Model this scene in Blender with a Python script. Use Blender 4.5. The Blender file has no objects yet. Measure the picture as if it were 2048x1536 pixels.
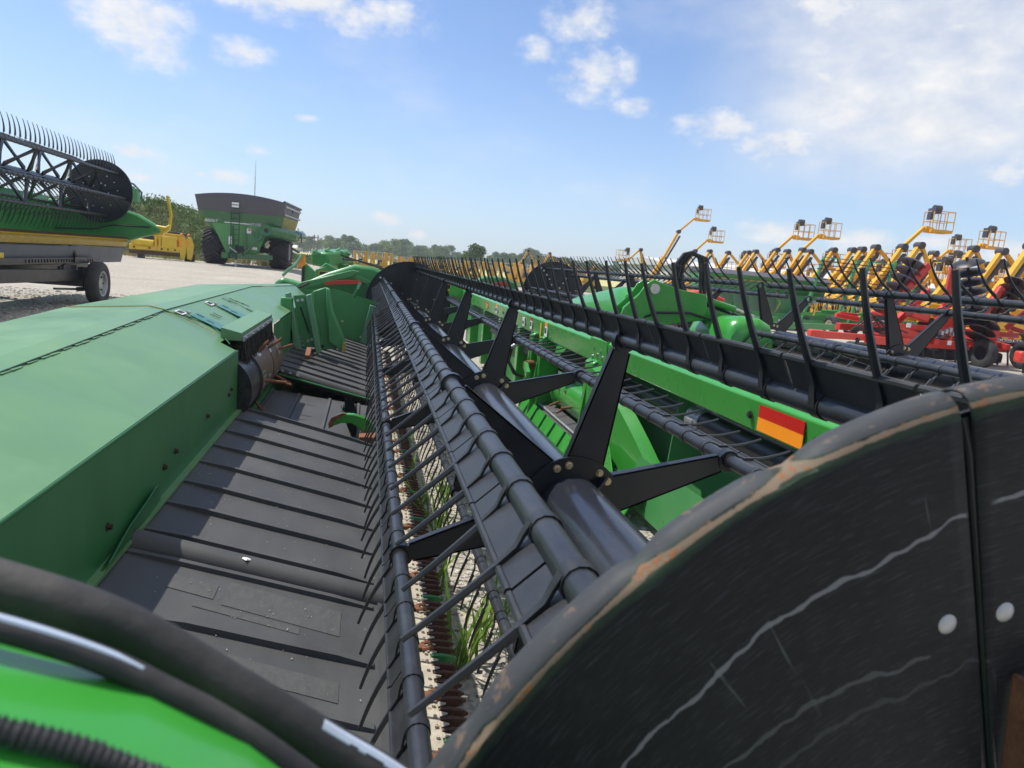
import bpy, math, random
from mathutils import Vector, Matrix, noise as mnoise
R = math.radians
scene = bpy.context.scene
COL = scene.collection

# ---------------------------------------------------------------- camera
H = 1.62
def camera():
    yaw, pitch, roll = R(12.0976), R(9.2792), R(5.0)
    f = Vector((math.sin(yaw)*math.cos(pitch), math.cos(yaw)*math.cos(pitch), -math.sin(pitch)))
    r0 = Vector((math.cos(yaw), -math.sin(yaw), 0)); u0 = r0.cross(f)
    r = r0*math.cos(roll) + u0*math.sin(roll); u = -r0*math.sin(roll) + u0*math.cos(roll)
    cd = bpy.data.cameras.new('camera'); co = bpy.data.objects.new('camera', cd); COL.objects.link(co)
    m = Matrix((r, u, -f)).transposed().to_4x4(); m.translation = (0, 0, H)
    co.matrix_world = m
    cd.sensor_width = 36; cd.lens = 36*1420/2048
    cd.clip_start = .02; cd.clip_end = 4000
    cd.dof.use_dof = True; cd.dof.focus_distance = 2.8; cd.dof.aperture_fstop = 10
    scene.camera = co
camera()
scene.view_settings.view_transform = 'Standard'; scene.view_settings.look = 'None'
scene.view_settings.exposure = 0.12; scene.view_settings.gamma = 1.0
scene.view_settings.use_curve_mapping = False

# ---------------------------------------------------------------- sun and sky
SUN = Vector((-.444, .28, 1.0)).normalized()
def lights():
    s = bpy.data.lights.new('sun', 'SUN'); s.energy = 4.6; s.angle = R(.53); s.color = (1, .955, .87)
    o = bpy.data.objects.new('sun', s); COL.objects.link(o)
    o.rotation_euler = SUN.to_track_quat('Z', 'Y').to_euler(); o.location = SUN*60
    w = bpy.data.worlds.new('World'); scene.world = w; w.use_nodes = True
    nt = w.node_tree; nt.nodes.clear(); N = nt.nodes.new; L = nt.links.new
    sky = N('ShaderNodeTexSky'); sky.sky_type = 'NISHITA'; sky.sun_disc = False
    sky.sun_elevation = math.asin(SUN.z); sky.sun_rotation = math.atan2(SUN.x, SUN.y)
    sky.altitude = 100; sky.air_density = 1.0; sky.dust_density = .6; sky.ozone_density = 2.2
    def math_(op, a, b=None, c=None, clamp=False):
        n = N('ShaderNodeMath'); n.operation = op; n.use_clamp = clamp
        for i, x in enumerate((a, b, c)):
            if x is None: continue
            if isinstance(x, (int, float)): n.inputs[i].default_value = x
            else: L(x, n.inputs[i])
        return n.outputs[0]
    tc = N('ShaderNodeTexCoord'); sep = N('ShaderNodeSeparateXYZ'); L(tc.outputs['Generated'], sep.inputs[0])
    az = math_('ARCTAN2', sep.outputs[0], sep.outputs[1]); el = math_('ARCSINE', sep.outputs[2])
    comb = N('ShaderNodeCombineXYZ'); L(az, comb.inputs[0]); L(el, comb.inputs[1])
    # ragged edges: the clouds' own coordinates are warped by noise
    def fbm(scale, detail, src, rough=.6):
        n = N('ShaderNodeTexNoise'); n.inputs['Scale'].default_value = scale
        n.inputs['Detail'].default_value = detail; n.inputs['Roughness'].default_value = rough
        L(src, n.inputs['Vector']); return n
    sq = N('ShaderNodeVectorMath'); sq.operation = 'MULTIPLY'; L(comb.outputs[0], sq.inputs[0]); sq.inputs[1].default_value = (1, 1.5, 1)
    n1 = fbm(17, 8, sq.outputs[0], .60); n2 = fbm(60, 4, sq.outputs[0], .6)
    clouds = [(-0.284,0.239,0.045,0.033,1.00),(-0.255,0.218,0.027,0.021,0.80),(-0.088,0.297,0.118,0.020,0.90),
        (-0.169,0.229,0.029,0.012,0.70),(0.261,0.319,0.036,0.022,0.60),(0.282,0.258,0.039,0.026,0.75),(0.203,0.276,0.017,0.014,0.40),
        (0.349,0.220,0.026,0.009,0.30),(0.457,0.203,0.046,0.018,0.90),(0.531,0.183,0.050,0.019,1.00),(0.573,0.256,0.027,0.014,0.50),
        (0.566,0.334,0.047,0.021,0.80),(0.709,0.306,0.027,0.016,0.55),(0.692,0.194,0.041,0.014,0.35),(0.782,0.161,0.030,0.021,0.50),
        (-0.287,0.097,0.028,0.009,0.90),(-0.212,0.081,0.010,0.005,0.70),(-0.181,0.083,0.020,0.008,0.75),(-0.238,0.060,0.012,0.005,0.70),
        (-0.143,0.119,0.012,0.006,0.60),(-0.083,0.165,0.014,0.004,0.60),(-0.276,0.070,0.013,0.005,0.60),(0.023,0.051,0.017,0.007,0.70),
        (0.067,0.034,0.011,0.005,0.60),(0.537,0.076,0.031,0.011,0.95),(0.644,0.072,0.027,0.013,1.00),(0.722,0.075,0.019,0.010,1.00),
        (0.795,0.067,0.025,0.014,1.00)]
    acc = None
    for (a, e, sa, se, st) in clouds:
        sa *= 1.5; se *= 1.5
        mul = N('ShaderNodeVectorMath'); mul.operation = 'MULTIPLY_ADD'; L(comb.outputs[0], mul.inputs[0]); mul.inputs[1].default_value = (1/sa, 1/se, 0); mul.inputs[2].default_value = (-a/sa, -e/se, 0)
        ln = N('ShaderNodeVectorMath'); ln.operation = 'LENGTH'; L(mul.outputs[0], ln.inputs[0])
        k = .62+.33*st; v = math_('MULTIPLY_ADD', ln.outputs['Value'], -k/1.3, k)
        acc = v if acc is None else math_('MAXIMUM', acc, v)
    acc = math_('MAXIMUM', acc, 0.0)
    nz = math_('MULTIPLY_ADD', n1.outputs['Fac'], 1.9, -.98); nz = math_('MULTIPLY_ADD', n2.outputs['Fac'], .32, math_('ADD', nz, -.16))
    den = math_('ADD', acc, math_('MULTIPLY', nz, math_('MINIMUM', math_('MULTIPLY', acc, 4.0), 1.0)))
    mk = N('ShaderNodeMapRange'); mk.interpolation_type = 'SMOOTHSTEP'; L(den, mk.inputs['Value'])
    mk.inputs['From Min'].default_value = .06; mk.inputs['From Max'].default_value = .90
    # the same broken cloud goes on round the rest of the sky
    far = N('ShaderNodeMapRange'); far.interpolation_type = 'SMOOTHSTEP'; L(math_('ABSOLUTE', math_('ADD', az, -.22)), far.inputs['Value'])
    far.inputs['From Min'].default_value = .66; far.inputs['From Max'].default_value = .85
    n3 = fbm(7, 6, comb.outputs[0], .6)
    gen = N('ShaderNodeMapRange'); gen.interpolation_type = 'SMOOTHSTEP'; L(n3.outputs['Fac'], gen.inputs['Value'])
    gen.inputs['From Min'].default_value = .58; gen.inputs['From Max'].default_value = .72
    general = math_('MULTIPLY', gen.outputs[0], far.outputs[0])
    # thin high veil
    vs = N('ShaderNodeVectorMath'); vs.operation = 'MULTIPLY'; L(comb.outputs[0], vs.inputs[0]); vs.inputs[1].default_value = (1, 2.2, 1)
    nv = fbm(3.2, 6, vs.outputs[0], .6)
    veil = N('ShaderNodeMapRange'); veil.interpolation_type = 'SMOOTHSTEP'; L(nv.outputs['Fac'], veil.inputs['Value'])
    veil.inputs['From Min'].default_value = .46; veil.inputs['From Max'].default_value = .72; veil.inputs['To Max'].default_value = .28
    vb = N('ShaderNodeMapRange'); vb.interpolation_type = 'SMOOTHSTEP'; L(az, vb.inputs['Value'])
    vb.inputs['From Min'].default_value = .38; vb.inputs['From Max'].default_value = .62; vb.inputs['To Max'].default_value = .74
    ve = N('ShaderNodeMapRange'); ve.interpolation_type = 'SMOOTHSTEP'; L(el, ve.inputs['Value'])
    ve.inputs['From Min'].default_value = .10; ve.inputs['From Max'].default_value = .2
    vv = math_('MULTIPLY', math_('MULTIPLY', vb.outputs[0], ve.outputs[0]), math_('MULTIPLY_ADD', n1.outputs['Fac'], .9, .5))
    mask = math_('MAXIMUM', math_('MULTIPLY', math_('MAXIMUM', mk.outputs[0], general), .93), math_('ADD', veil.outputs[0], vv), clamp=True)
    # low haze whitens the sky towards the horizon
    hz = N('ShaderNodeMapRange'); hz.interpolation_type = 'SMOOTHSTEP'; L(el, hz.inputs['Value'])
    hz.inputs['From Min'].default_value = .30; hz.inputs['From Max'].default_value = -.02; hz.inputs['To Max'].default_value = .45
    mul = N('ShaderNodeVectorMath'); mul.operation = 'SCALE'; L(sky.outputs[0], mul.inputs[0]); mul.inputs['Scale'].default_value = .138
    tint = N('ShaderNodeVectorMath'); tint.operation = 'MULTIPLY'; L(mul.outputs[0], tint.inputs[0]); tint.inputs[1].default_value = (.95, 1.0, 1.13); mul = tint
    hm = N('ShaderNodeMixRGB'); L(hz.outputs[0], hm.inputs[0]); L(mul.outputs[0], hm.inputs[1]); hm.inputs[2].default_value = (.50, .65, .86, 1)
    shade = N('ShaderNodeMixRGB'); L(n1.outputs['Fac'], shade.inputs[0]); shade.inputs[1].default_value = (.62, .66, .74, 1); shade.inputs[2].default_value = (1.0, .985, .95, 1)
    mx = N('ShaderNodeMixRGB'); L(mask, mx.inputs[0]); L(hm.outputs[0], mx.inputs[1]); L(shade.outputs[0], mx.inputs[2])
    bg = N('ShaderNodeBackground'); L(mx.outputs[0], bg.inputs[0]); bg.inputs[1].default_value = 1.0
    out = N('ShaderNodeOutputWorld'); L(bg.outputs[0], out.inputs[0])
lights()

# ---------------------------------------------------------------- helpers
ORG = {}
def setp(o, label=None, cat=None, group=None, kind=None):
    if label: o['label'] = label
    if cat: o['category'] = cat
    if group: o['group'] = group
    if kind: o['kind'] = kind
    return o
def thing(name, label, cat, loc, group=None, rz=0, local=False):
    o = bpy.data.objects.new(name, None); COL.objects.link(o); o.location = loc; o.rotation_euler = (0, 0, rz)
    o.empty_display_size = .2
    ORG[o] = Vector((0, 0, 0)) if local else Vector(loc)
    return setp(o, label, cat, group)
class MB:
    def __init__(s): s.v = []; s.f = []
    def add(s, vs, fs):
        b = len(s.v); s.v += [tuple(v) for v in vs]; s.f += [tuple(b+i for i in f) for f in fs]; return s
    def box(s, c, d, rot=None):
        c = Vector(c); vs = []
        for z in (-1, 1):
            for (x, y) in ((-1, -1), (1, -1), (1, 1), (-1, 1)):
                p = Vector((x*d[0]/2, y*d[1]/2, z*d[2]/2))
                if rot is not None: p = rot @ p
                vs.append(c+p)
        return s.add(vs, [(3, 2, 1, 0), (4, 5, 6, 7), (0, 1, 5, 4), (1, 2, 6, 5), (2, 3, 7, 6), (3, 0, 4, 7)])
    def beam(s, a, b, w, h, up=(0, 0, 1), w2=None, h2=None):
        a = Vector(a); b = Vector(b); d = (b-a).normalized(); u = Vector(up)
        sx = d.cross(u)
        if sx.length < 1e-4: sx = d.cross(Vector((1, 0, 0)))
        sx.normalize(); u = sx.cross(d); w2 = w if w2 is None else w2; h2 = h if h2 is None else h2
        vs = []
        for p, ww, hh in ((a, w, h), (b, w2, h2)):
            for i, j in ((-1, -1), (1, -1), (1, 1), (-1, 1)): vs.append(p+sx*i*ww/2+u*j*hh/2)
        return s.add(vs, [(3, 2, 1, 0), (4, 5, 6, 7), (0, 1, 5, 4), (1, 2, 6, 5), (2, 3, 7, 6), (3, 0, 4, 7)])
    def tube(s, pts, r, n=8, cap=True, flat=1.0):
        pts = [Vector(p) for p in pts]; m = len(pts)
        rs = r if isinstance(r, (list, tuple)) else [r]*m
        t0 = (pts[1]-pts[0]).normalized(); ref = Vector((0, 0, 1)) if abs(t0.z) < .9 else Vector((1, 0, 0))
        u = t0.cross(ref).normalized(); vs = []
        for i, p in enumerate(pts):
            t = (pts[min(i+1, m-1)]-pts[max(i-1, 0)]).normalized()
            u = (u-t*u.dot(t)).normalized(); w = t.cross(u)
            for k in range(n):
                a = 2*math.pi*k/n; vs.append(p+u*math.cos(a)*rs[i]+w*math.sin(a)*rs[i]*flat)
        fs = [(i*n+k, i*n+(k+1) % n, (i+1)*n+(k+1) % n, (i+1)*n+k) for i in range(m-1) for k in range(n)]
        if cap: fs += [tuple(range(n-1, -1, -1)), tuple((m-1)*n+k for k in range(n))]
        return s.add(vs, fs)
    def prism(s, poly, axis, c0, c1):
        n = len(poly); vs = []
        for c in (c0, c1):
            for a, b in poly: vs.append({'x': (c, a, b), 'y': (a, c, b), 'z': (a, b, c)}[axis])
        return s.add(vs, [tuple(range(n)), tuple(range(2*n-1, n-1, -1))] + [(k, n+k, n+(k+1) % n, (k+1) % n) for k in range(n)])
    def lathe(s, prof, n, ctr=(0, 0), axis='y', a0=0, a1=2*math.pi, wob=None):
        full = abs(a1-a0-2*math.pi) < 1e-6; m = n if full else n+1; vs = []
        for i in range(m):
            a = a0+(a1-a0)*i/n
            for j, (r, h) in enumerate(prof):
                if wob: r = r+wob(a, j)
                x, z = r*math.cos(a), r*math.sin(a)
                vs.append({'y': (ctr[0]+x, h, ctr[1]+z), 'z': (ctr[0]+x, ctr[1]+z, h), 'x': (h, ctr[0]+x, ctr[1]+z)}[axis])
        k = len(prof)
        return s.add(vs, [(i*k+j, i*k+j+1, ((i+1) % m)*k+j+1, ((i+1) % m)*k+j) for i in range(n) for j in range(k-1)])
    def plate(s, ps, t):
        ps = [Vector(p) for p in ps]; nrm = (ps[1]-ps[0]).cross(ps[2]-ps[0]).normalized(); n = len(ps)
        return s.add(ps+[p-nrm*t for p in ps], [tuple(range(n)), tuple(range(2*n-1, n-1, -1))] + [(k, n+k, n+(k+1) % n, (k+1) % n) for k in range(n)])
    def bolt(s, p, d=(0, -1, 0), r=.012, h=.01, n=6):
        p = Vector(p); d = Vector(d).normalized(); s.tube([p, p+d*h*.3], r*1.45, 10); return s.tube([p+d*h*.3, p+d*h*1.3], r, n)
    def mesh(s, name, ang=35, off=None):
        me = bpy.data.meshes.new(name)
        vs = s.v if off is None else [(v[0]-off[0], v[1]-off[1], v[2]-off[2]) for v in s.v]
        me.from_pydata(vs, [], s.f)
        import bmesh
        bm = bmesh.new(); bm.from_mesh(me); bmesh.ops.recalc_face_normals(bm, faces=bm.faces); bm.to_mesh(me); bm.free()
        if ang: me.shade_smooth(); me.set_sharp_from_angle(angle=R(ang))
        return me
    def build(s, name, mat, parent=None, ang=35, bevel=None, label=None, kind=None):
        off = ORG.get(parent) if parent else None
        me = s.mesh(name, ang, off); me.materials.append(M[mat])
        o = bpy.data.objects.new(name, me); COL.objects.link(o)
        if parent: o.parent = parent; ORG[o] = ORG.get(parent, Vector((0, 0, 0)))
        if bevel:
            b = o.modifiers.new('bevel', 'BEVEL'); b.width = bevel; b.segments = 2; b.limit_method = 'ANGLE'; b.angle_limit = R(40)
            b.use_clamp_overlap = True
        return setp(o, label, kind=kind)
def inst(name, me, parent, loc, rot=(0, 0, 0), scale=None):
    o = bpy.data.objects.new(name, me); COL.objects.link(o)
    if parent: o.parent = parent
    o.location = Vector(loc)-ORG.get(parent, Vector((0, 0, 0))); o.rotation_euler = rot
    if scale: o.scale = scale
    ORG[o] = ORG.get(parent, Vector((0, 0, 0)))
    return o
def copy_tree(o, parent=None):
    c = o.copy(); COL.objects.link(c)
    if parent: c.parent = parent
    for ch in o.children: copy_tree(ch, c)
    return c

# ---------------------------------------------------------------- materials
M = {}
def mat(name, base, rough=.5, metal=0, var=.12, vscale=6, bump=0, bscale=120, dust=0, dustcol=(.42, .38, .31), stretch=None, spec=.5, chips=None, coat=0):
    m = bpy.data.materials.new(name); m.use_nodes = True; nt = m.node_tree; N = nt.nodes.new; L = nt.links.new
    p = nt.nodes['Principled BSDF']; p.inputs['Roughness'].default_value = rough; p.inputs['Metallic'].default_value = metal
    p.inputs['Specular IOR Level'].default_value = spec
    if coat: p.inputs['Coat Weight'].default_value = coat; p.inputs['Coat Roughness'].default_value = .08
    tc = N('ShaderNodeTexCoord'); src = tc.outputs['Object']
    if stretch:
        mp = N('ShaderNodeMapping'); mp.inputs['Scale'].default_value = stretch; L(src, mp.inputs[0]); src = mp.outputs[0]
    nz = N('ShaderNodeTexNoise'); nz.inputs['Scale'].default_value = vscale; nz.inputs['Detail'].default_value = 6; nz.inputs['Roughness'].default_value = .65; L(src, nz.inputs['Vector'])
    mr = N('ShaderNodeMapRange'); L(nz.outputs['Fac'], mr.inputs['Value']); mr.inputs['From Min'].default_value = .3; mr.inputs['From Max'].default_value = .7
    mr.inputs['To Min'].default_value = 1-var; mr.inputs['To Max'].default_value = 1+var
    sc = N('ShaderNodeVectorMath'); sc.operation = 'SCALE'; sc.inputs[0].default_value = base; L(mr.outputs[0], sc.inputs['Scale'])
    col = sc.outputs[0]
    def layer(col, scale, lo, hi, amt, c, detail=8):
        n = N('ShaderNodeTexNoise'); n.inputs['Scale'].default_value = scale; n.inputs['Detail'].default_value = detail; n.inputs['Roughness'].default_value = .7; L(src, n.inputs['Vector'])
        r = N('ShaderNodeMapRange'); r.interpolation_type = 'SMOOTHSTEP'; L(n.outputs['Fac'], r.inputs['Value']); r.inputs['From Min'].default_value = lo; r.inputs['From Max'].default_value = hi; r.inputs['To Max'].default_value = amt
        x = N('ShaderNodeMixRGB'); L(r.outputs[0], x.inputs[0]); L(col, x.inputs[1]); x.inputs[2].default_value = (*c, 1)
        return x.outputs[0]
    if dust: col = layer(col, vscale*.5, .42, .75, dust, dustcol)
    if chips: col = layer(col, chips[0], chips[1], chips[1]+.04, chips[2], chips[3])
    L(col, p.inputs['Base Color'])
    rr = N('ShaderNodeMapRange'); L(nz.outputs['Fac'], rr.inputs['Value']); rr.inputs['From Min'].default_value = .3; rr.inputs['From Max'].default_value = .7
    rr.inputs['To Min'].default_value = max(.03, rough-.07); rr.inputs['To Max'].default_value = min(1, rough+.1); L(rr.outputs[0], p.inputs['Roughness'])
    if bump:
        b = N('ShaderNodeTexNoise'); b.inputs['Scale'].default_value = bscale; b.inputs['Detail'].default_value = 4; L(src, b.inputs['Vector'])
        bn = N('ShaderNodeBump'); bn.inputs['Strength'].default_value = bump; bn.inputs['Distance'].default_value = .004; L(b.outputs['Fac'], bn.inputs['Height']); L(bn.outputs[0], p.inputs['Normal'])
    M[name] = m; return m
mat('green_faded', (.120, .250, .102), .34, spec=.5, var=.09, vscale=2.2, bump=.30, bscale=4, dust=.20, dustcol=(.26, .36, .24), chips=(42, .675, .5, (.28, .33, .24)))
mat('green_wall_shaded', (.030, .165, .055), .38, var=.10, vscale=3, bump=.06, bscale=6, dust=.18, dustcol=(.14, .20, .13), stretch=(1, 1, .35), chips=(45, .69, .6, (.24, .27, .20)))  # darker copy of the worn green: the back sheet's shade put into the colour
mat('green', (.058, .255, .075), .33, var=.08, vscale=3, bump=.04, bscale=7, dust=.15, dustcol=(.20, .26, .16))
mat('green_new', (.042, .29, .038), .26, var=.05, vscale=2, bump=.008, bscale=8, dust=.07, dustcol=(.14, .26, .12), coat=.25)
mat('green_pale', (.13, .29, .15), .33, var=.08, vscale=3, bump=.03, bscale=7)
mat('green_blue', (.05, .185, .15), .35, var=.08, vscale=4)
mat('black_paint', (.011, .0125, .0165), .34, var=.25, vscale=8, bump=.05, bscale=60, dust=.06, dustcol=(.09, .09, .085), chips=(70, .73, .35, (.16, .16, .15)))
mat('black_bat', (.026, .028, .032), .33, var=.18, vscale=10, bump=.03, bscale=40, dust=.22, dustcol=(.085, .088, .085))
mat('black_tube', (.022, .025, .033), .24, var=.2, vscale=5, bump=.02, bscale=30, dust=.28, dustcol=(.12, .105, .085), stretch=(1, .3, 1), coat=.2)
mat('black_plastic', (.022, .0225, .024), .42, var=.2, vscale=14, bump=.08, bscale=160, dust=.1, dustcol=(.10, .10, .10), chips=(60, .72, .3, (.2, .2, .2)))
mat('belt', (.060, .060, .060), .62, var=.14, vscale=3.5, bump=.25, bscale=260, dust=.35, dustcol=(.105, .102, .098), stretch=(1, .5, 1), chips=(55, .735, .75, (.32, .31, .29)))
mat('belt_worn', (.072, .071, .069), .66, var=.18, vscale=60, bump=.4, bscale=500, chips=(200, .60, .5, (.17, .165, .155)), stretch=(1, .35, 1))
mat('rubber', (.02, .02, .021), .7, var=.25, vscale=9, bump=.25, bscale=90, dust=.55, dustcol=(.125, .112, .098))
mat('tyre', (.026, .026, .028), .75, var=.25, vscale=5, bump=.2, bscale=50, dust=.35, dustcol=(.11, .105, .098))
mat('zinc', (.55, .54, .50), .33, .9, var=.2, vscale=40)
mat('brass_bolt', (.50, .42, .27), .35, .85, var=.25, vscale=60)
mat('galv', (.40, .41, .42), .5, .75, var=.25, vscale=30, bump=.1, bscale=90)
mat('dark_bolt', (.06, .035, .025), .5, .5, var=.3, vscale=60)
mat('rust', (.20, .078, .036), .8, .1, var=.4, vscale=25, bump=.35, bscale=160, dust=.3, dustcol=(.30, .14, .07))
mat('rust_dark', (.095, .042, .026), .75, .2, var=.45, vscale=35, bump=.3, bscale=200, dust=.3, dustcol=(.22, .10, .055))
mat('cream_worn', (.44, .39, .30), .55, .1, var=.2, vscale=18, bump=.15, bscale=120, chips=(26, .58, .75, (.17, .07, .03)))
mat('drum', (.155, .098, .068), .5, .35, var=.3, vscale=7, bump=.15, bscale=70, dust=.5, dustcol=(.10, .075, .06))
mat('drum_dark', (.045, .045, .05), .34, .5, var=.35, vscale=30, bump=.2, bscale=90, dust=.3, dustcol=(.12, .09, .06))
mat('brush', (.012, .012, .013), .6, var=.3, vscale=40)
mat('white_paint', (.72, .72, .70), .5, var=.06)
mat('tape_blue', (.42, .49, .60), .45, var=.1, vscale=20)
mat('decal_black', (.02, .02, .02), .5)
mat('orange_reflector', (.95, .30, .015), .3, var=.03)
mat('red_reflector', (.50, .018, .012), .28, var=.03)
mat('red_paint', (.56, .030, .020), .34, var=.1, vscale=3, dust=.12, dustcol=(.4, .2, .15))
mat('red_bright', (.66, .045, .025), .36, var=.08, vscale=3, dust=.1, dustcol=(.45, .22, .16))
mat('yellow', (.66, .44, .015), .38, var=.08, vscale=4, dust=.1)
mat('yellow_worn', (.42, .29, .045), .55, var=.2, vscale=9, dust=.3)
mat('lift_yellow', (.78, .40, .012), .42, var=.07, vscale=2, dust=.08, dustcol=(.6, .45, .2))
mat('lift_dark', (.055, .055, .06), .5, var=.2, vscale=6)
mat('lift_rail', (.72, .42, .10), .45, var=.1)
mat('grey_panel', (.075, .088, .112), .5, var=.05, vscale=3)
mat('cart_green', (.018, .115, .032), .22, var=.06, vscale=1.5, coat=.35)
mat('cart_black', (.075, .075, .088), .5, var=.1, vscale=2)
mat('mesh_grey', (.36, .36, .22), .6, var=.1)
mat('cream_hub', (.72, .66, .46), .45, var=.06)
mat('orange', (.85, .25, .02), .4, var=.05)
mat('blue_disc', (.055, .07, .105), .45, .3, var=.3, vscale=10)
mat('black_disc', (.022, .021, .024), .4, .2, var=.3, vscale=10)
mat('wood', (.16, .13, .10), .8, var=.25, vscale=6, stretch=(4, 4, .5))
mat('building_wall', (.68, .62, .50), .6, var=.04, vscale=.5)
mat('building_roof', (.62, .60, .55), .5, var=.06, vscale=.5)
mat('glass_dark', (.02, .025, .03), .1)
def leafmat(name, c1, c2, trans=.25):
    m = bpy.data.materials.new(name); m.use_nodes = True; nt = m.node_tree; N = nt.nodes.new; L = nt.links.new
    p = nt.nodes['Principled BSDF']; p.inputs['Roughness'].default_value = .55; p.inputs['Specular IOR Level'].default_value = .25
    g = N('ShaderNodeNewGeometry'); oi = N('ShaderNodeObjectInfo'); tc = N('ShaderNodeTexCoord')
    n = N('ShaderNodeTexNoise'); n.inputs['Scale'].default_value = .9; n.inputs['Detail'].default_value = 4; L(tc.outputs['Object'], n.inputs['Vector'])
    a = N('ShaderNodeMath'); a.operation = 'MULTIPLY_ADD'; L(g.outputs['Random Per Island'], a.inputs[0]); a.inputs[1].default_value = .55; L(n.outputs['Fac'], a.inputs[2])
    b = N('ShaderNodeMath'); b.operation = 'MULTIPLY_ADD'; L(oi.outputs['Random'], b.inputs[0]); b.inputs[1].default_value = .5; L(a.outputs[0], b.inputs[2])
    c = N('ShaderNodeMapRange'); L(b.outputs[0], c.inputs['Value']); c.inputs['From Min'].default_value = .4; c.inputs['From Max'].default_value = 1.35
    x = N('ShaderNodeMixRGB'); L(c.outputs[0], x.inputs[0]); x.inputs[1].default_value = (*c1, 1); x.inputs[2].default_value = (*c2, 1); L(x.outputs[0], p.inputs['Base Color'])
    t = N('ShaderNodeBsdfTranslucent'); L(x.outputs[0], t.inputs[0]); ms = N('ShaderNodeMixShader'); ms.inputs[0].default_value = trans
    L(p.outputs[0], ms.inputs[1]); L(t.outputs[0], ms.inputs[2]); L(ms.outputs[0], nt.nodes['Material Output'].inputs[0])
    M[name] = m
leafmat('leaf', (.06, .11, .034), (.17, .235, .075))
leafmat('scrub', (.045, .085, .022), (.13, .19, .055))
leafmat('dry_grass', (.17, .15, .06), (.34, .30, .15))
leafmat('weed', (.075, .17, .020), (.20, .33, .05), .35)
leafmat('crop', (.035, .095, .018), (.085, .16, .035))
def ground_mat():
    m = bpy.data.materials.new('gravel_ground'); m.use_nodes = True; nt = m.node_tree; N = nt.nodes.new; L = nt.links.new
    p = nt.nodes['Principled BSDF']; p.inputs['Roughness'].default_value = .9; p.inputs['Specular IOR Level'].default_value = .15
    tc = N('ShaderNodeTexCoord'); src = tc.outputs['Object']
    vo = N('ShaderNodeTexVoronoi'); vo.inputs['Scale'].default_value = 34; L(src, vo.inputs['Vector'])
    hs = N('ShaderNodeValToRGB'); L(vo.outputs['Color'], hs.inputs[0])
    e = hs.color_ramp.elements; e[0].color = (.16, .15, .14, 1); e[1].color = (.56, .51, .44, 1); k = e.new(.5); k.color = (.36, .33, .29, 1)
    n = N('ShaderNodeTexNoise'); n.inputs['Scale'].default_value = .35; n.inputs['Detail'].default_value = 8; n.inputs['Roughness'].default_value = .7; L(src, n.inputs['Vector'])
    r = N('ShaderNodeValToRGB'); L(n.outputs['Fac'], r.inputs[0]); e = r.color_ramp.elements; e[0].position = .35; e[0].color = (.36, .32, .26, 1); e[1].position = .65; e[1].color = (.52, .47, .39, 1)
    n2 = N('ShaderNodeTexNoise'); n2.inputs['Scale'].default_value = 7; n2.inputs['Detail'].default_value = 8; n2.inputs['Roughness'].default_value = .8; L(src, n2.inputs['Vector'])
    x = N('ShaderNodeMixRGB'); x.inputs[0].default_value = .45; L(r.outputs[0], x.inputs[1]); L(hs.outputs[0], x.inputs[2])
    y = N('ShaderNodeMixRGB'); y.blend_type = 'OVERLAY'; y.inputs[0].default_value = .55; L(x.outputs[0], y.inputs[1]); L(n2.outputs['Fac'], y.inputs[2]); L(y.outputs[0], p.inputs['Base Color'])
    b = N('ShaderNodeBump'); b.inputs['Strength'].default_value = .8; b.inputs['Distance'].default_value = .02; L(vo.outputs['Distance'], b.inputs['Height']); L(b.outputs[0], p.inputs['Normal'])
    M['gravel_ground'] = m
    m = bpy.data.materials.new('stone'); m.use_nodes = True; nt = m.node_tree; N = nt.nodes.new; L = nt.links.new
    p = nt.nodes['Principled BSDF']; p.inputs['Roughness'].default_value = .85; p.inputs['Specular IOR Level'].default_value = .2
    g = N('ShaderNodeNewGeometry'); r = N('ShaderNodeValToRGB'); L(g.outputs['Random Per Island'], r.inputs[0])
    e = r.color_ramp.elements; e[0].color = (.14, .135, .13, 1); e[1].color = (.62, .58, .52, 1)
    for q, c in ((.25, (.30, .28, .25)), (.5, (.42, .38, .31)), (.75, (.50, .46, .40))): k = e.new(q); k.color = (*c, 1)
    tc = N('ShaderNodeTexCoord'); n = N('ShaderNodeTexNoise'); n.inputs['Scale'].default_value = 90; n.inputs['Detail'].default_value = 5; L(tc.outputs['Object'], n.inputs['Vector'])
    x = N('ShaderNodeMixRGB'); x.blend_type = 'OVERLAY'; x.inputs[0].default_value = .5; L(r.outputs[0], x.inputs[1]); L(n.outputs['Fac'], x.inputs[2]); L(x.outputs[0], p.inputs['Base Color'])
    M['stone'] = m
ground_mat()
mat('field_green', (.055, .12, .03), .9, var=.3, vscale=.25, spec=.1)
mat('field_pale', (.50, .45, .19), .9, var=.12, vscale=.03, spec=.1)
mat('verge', (.085, .125, .04), .9, var=.35, vscale=.8, spec=.1, dust=.3, dustcol=(.20, .18, .09))
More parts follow.
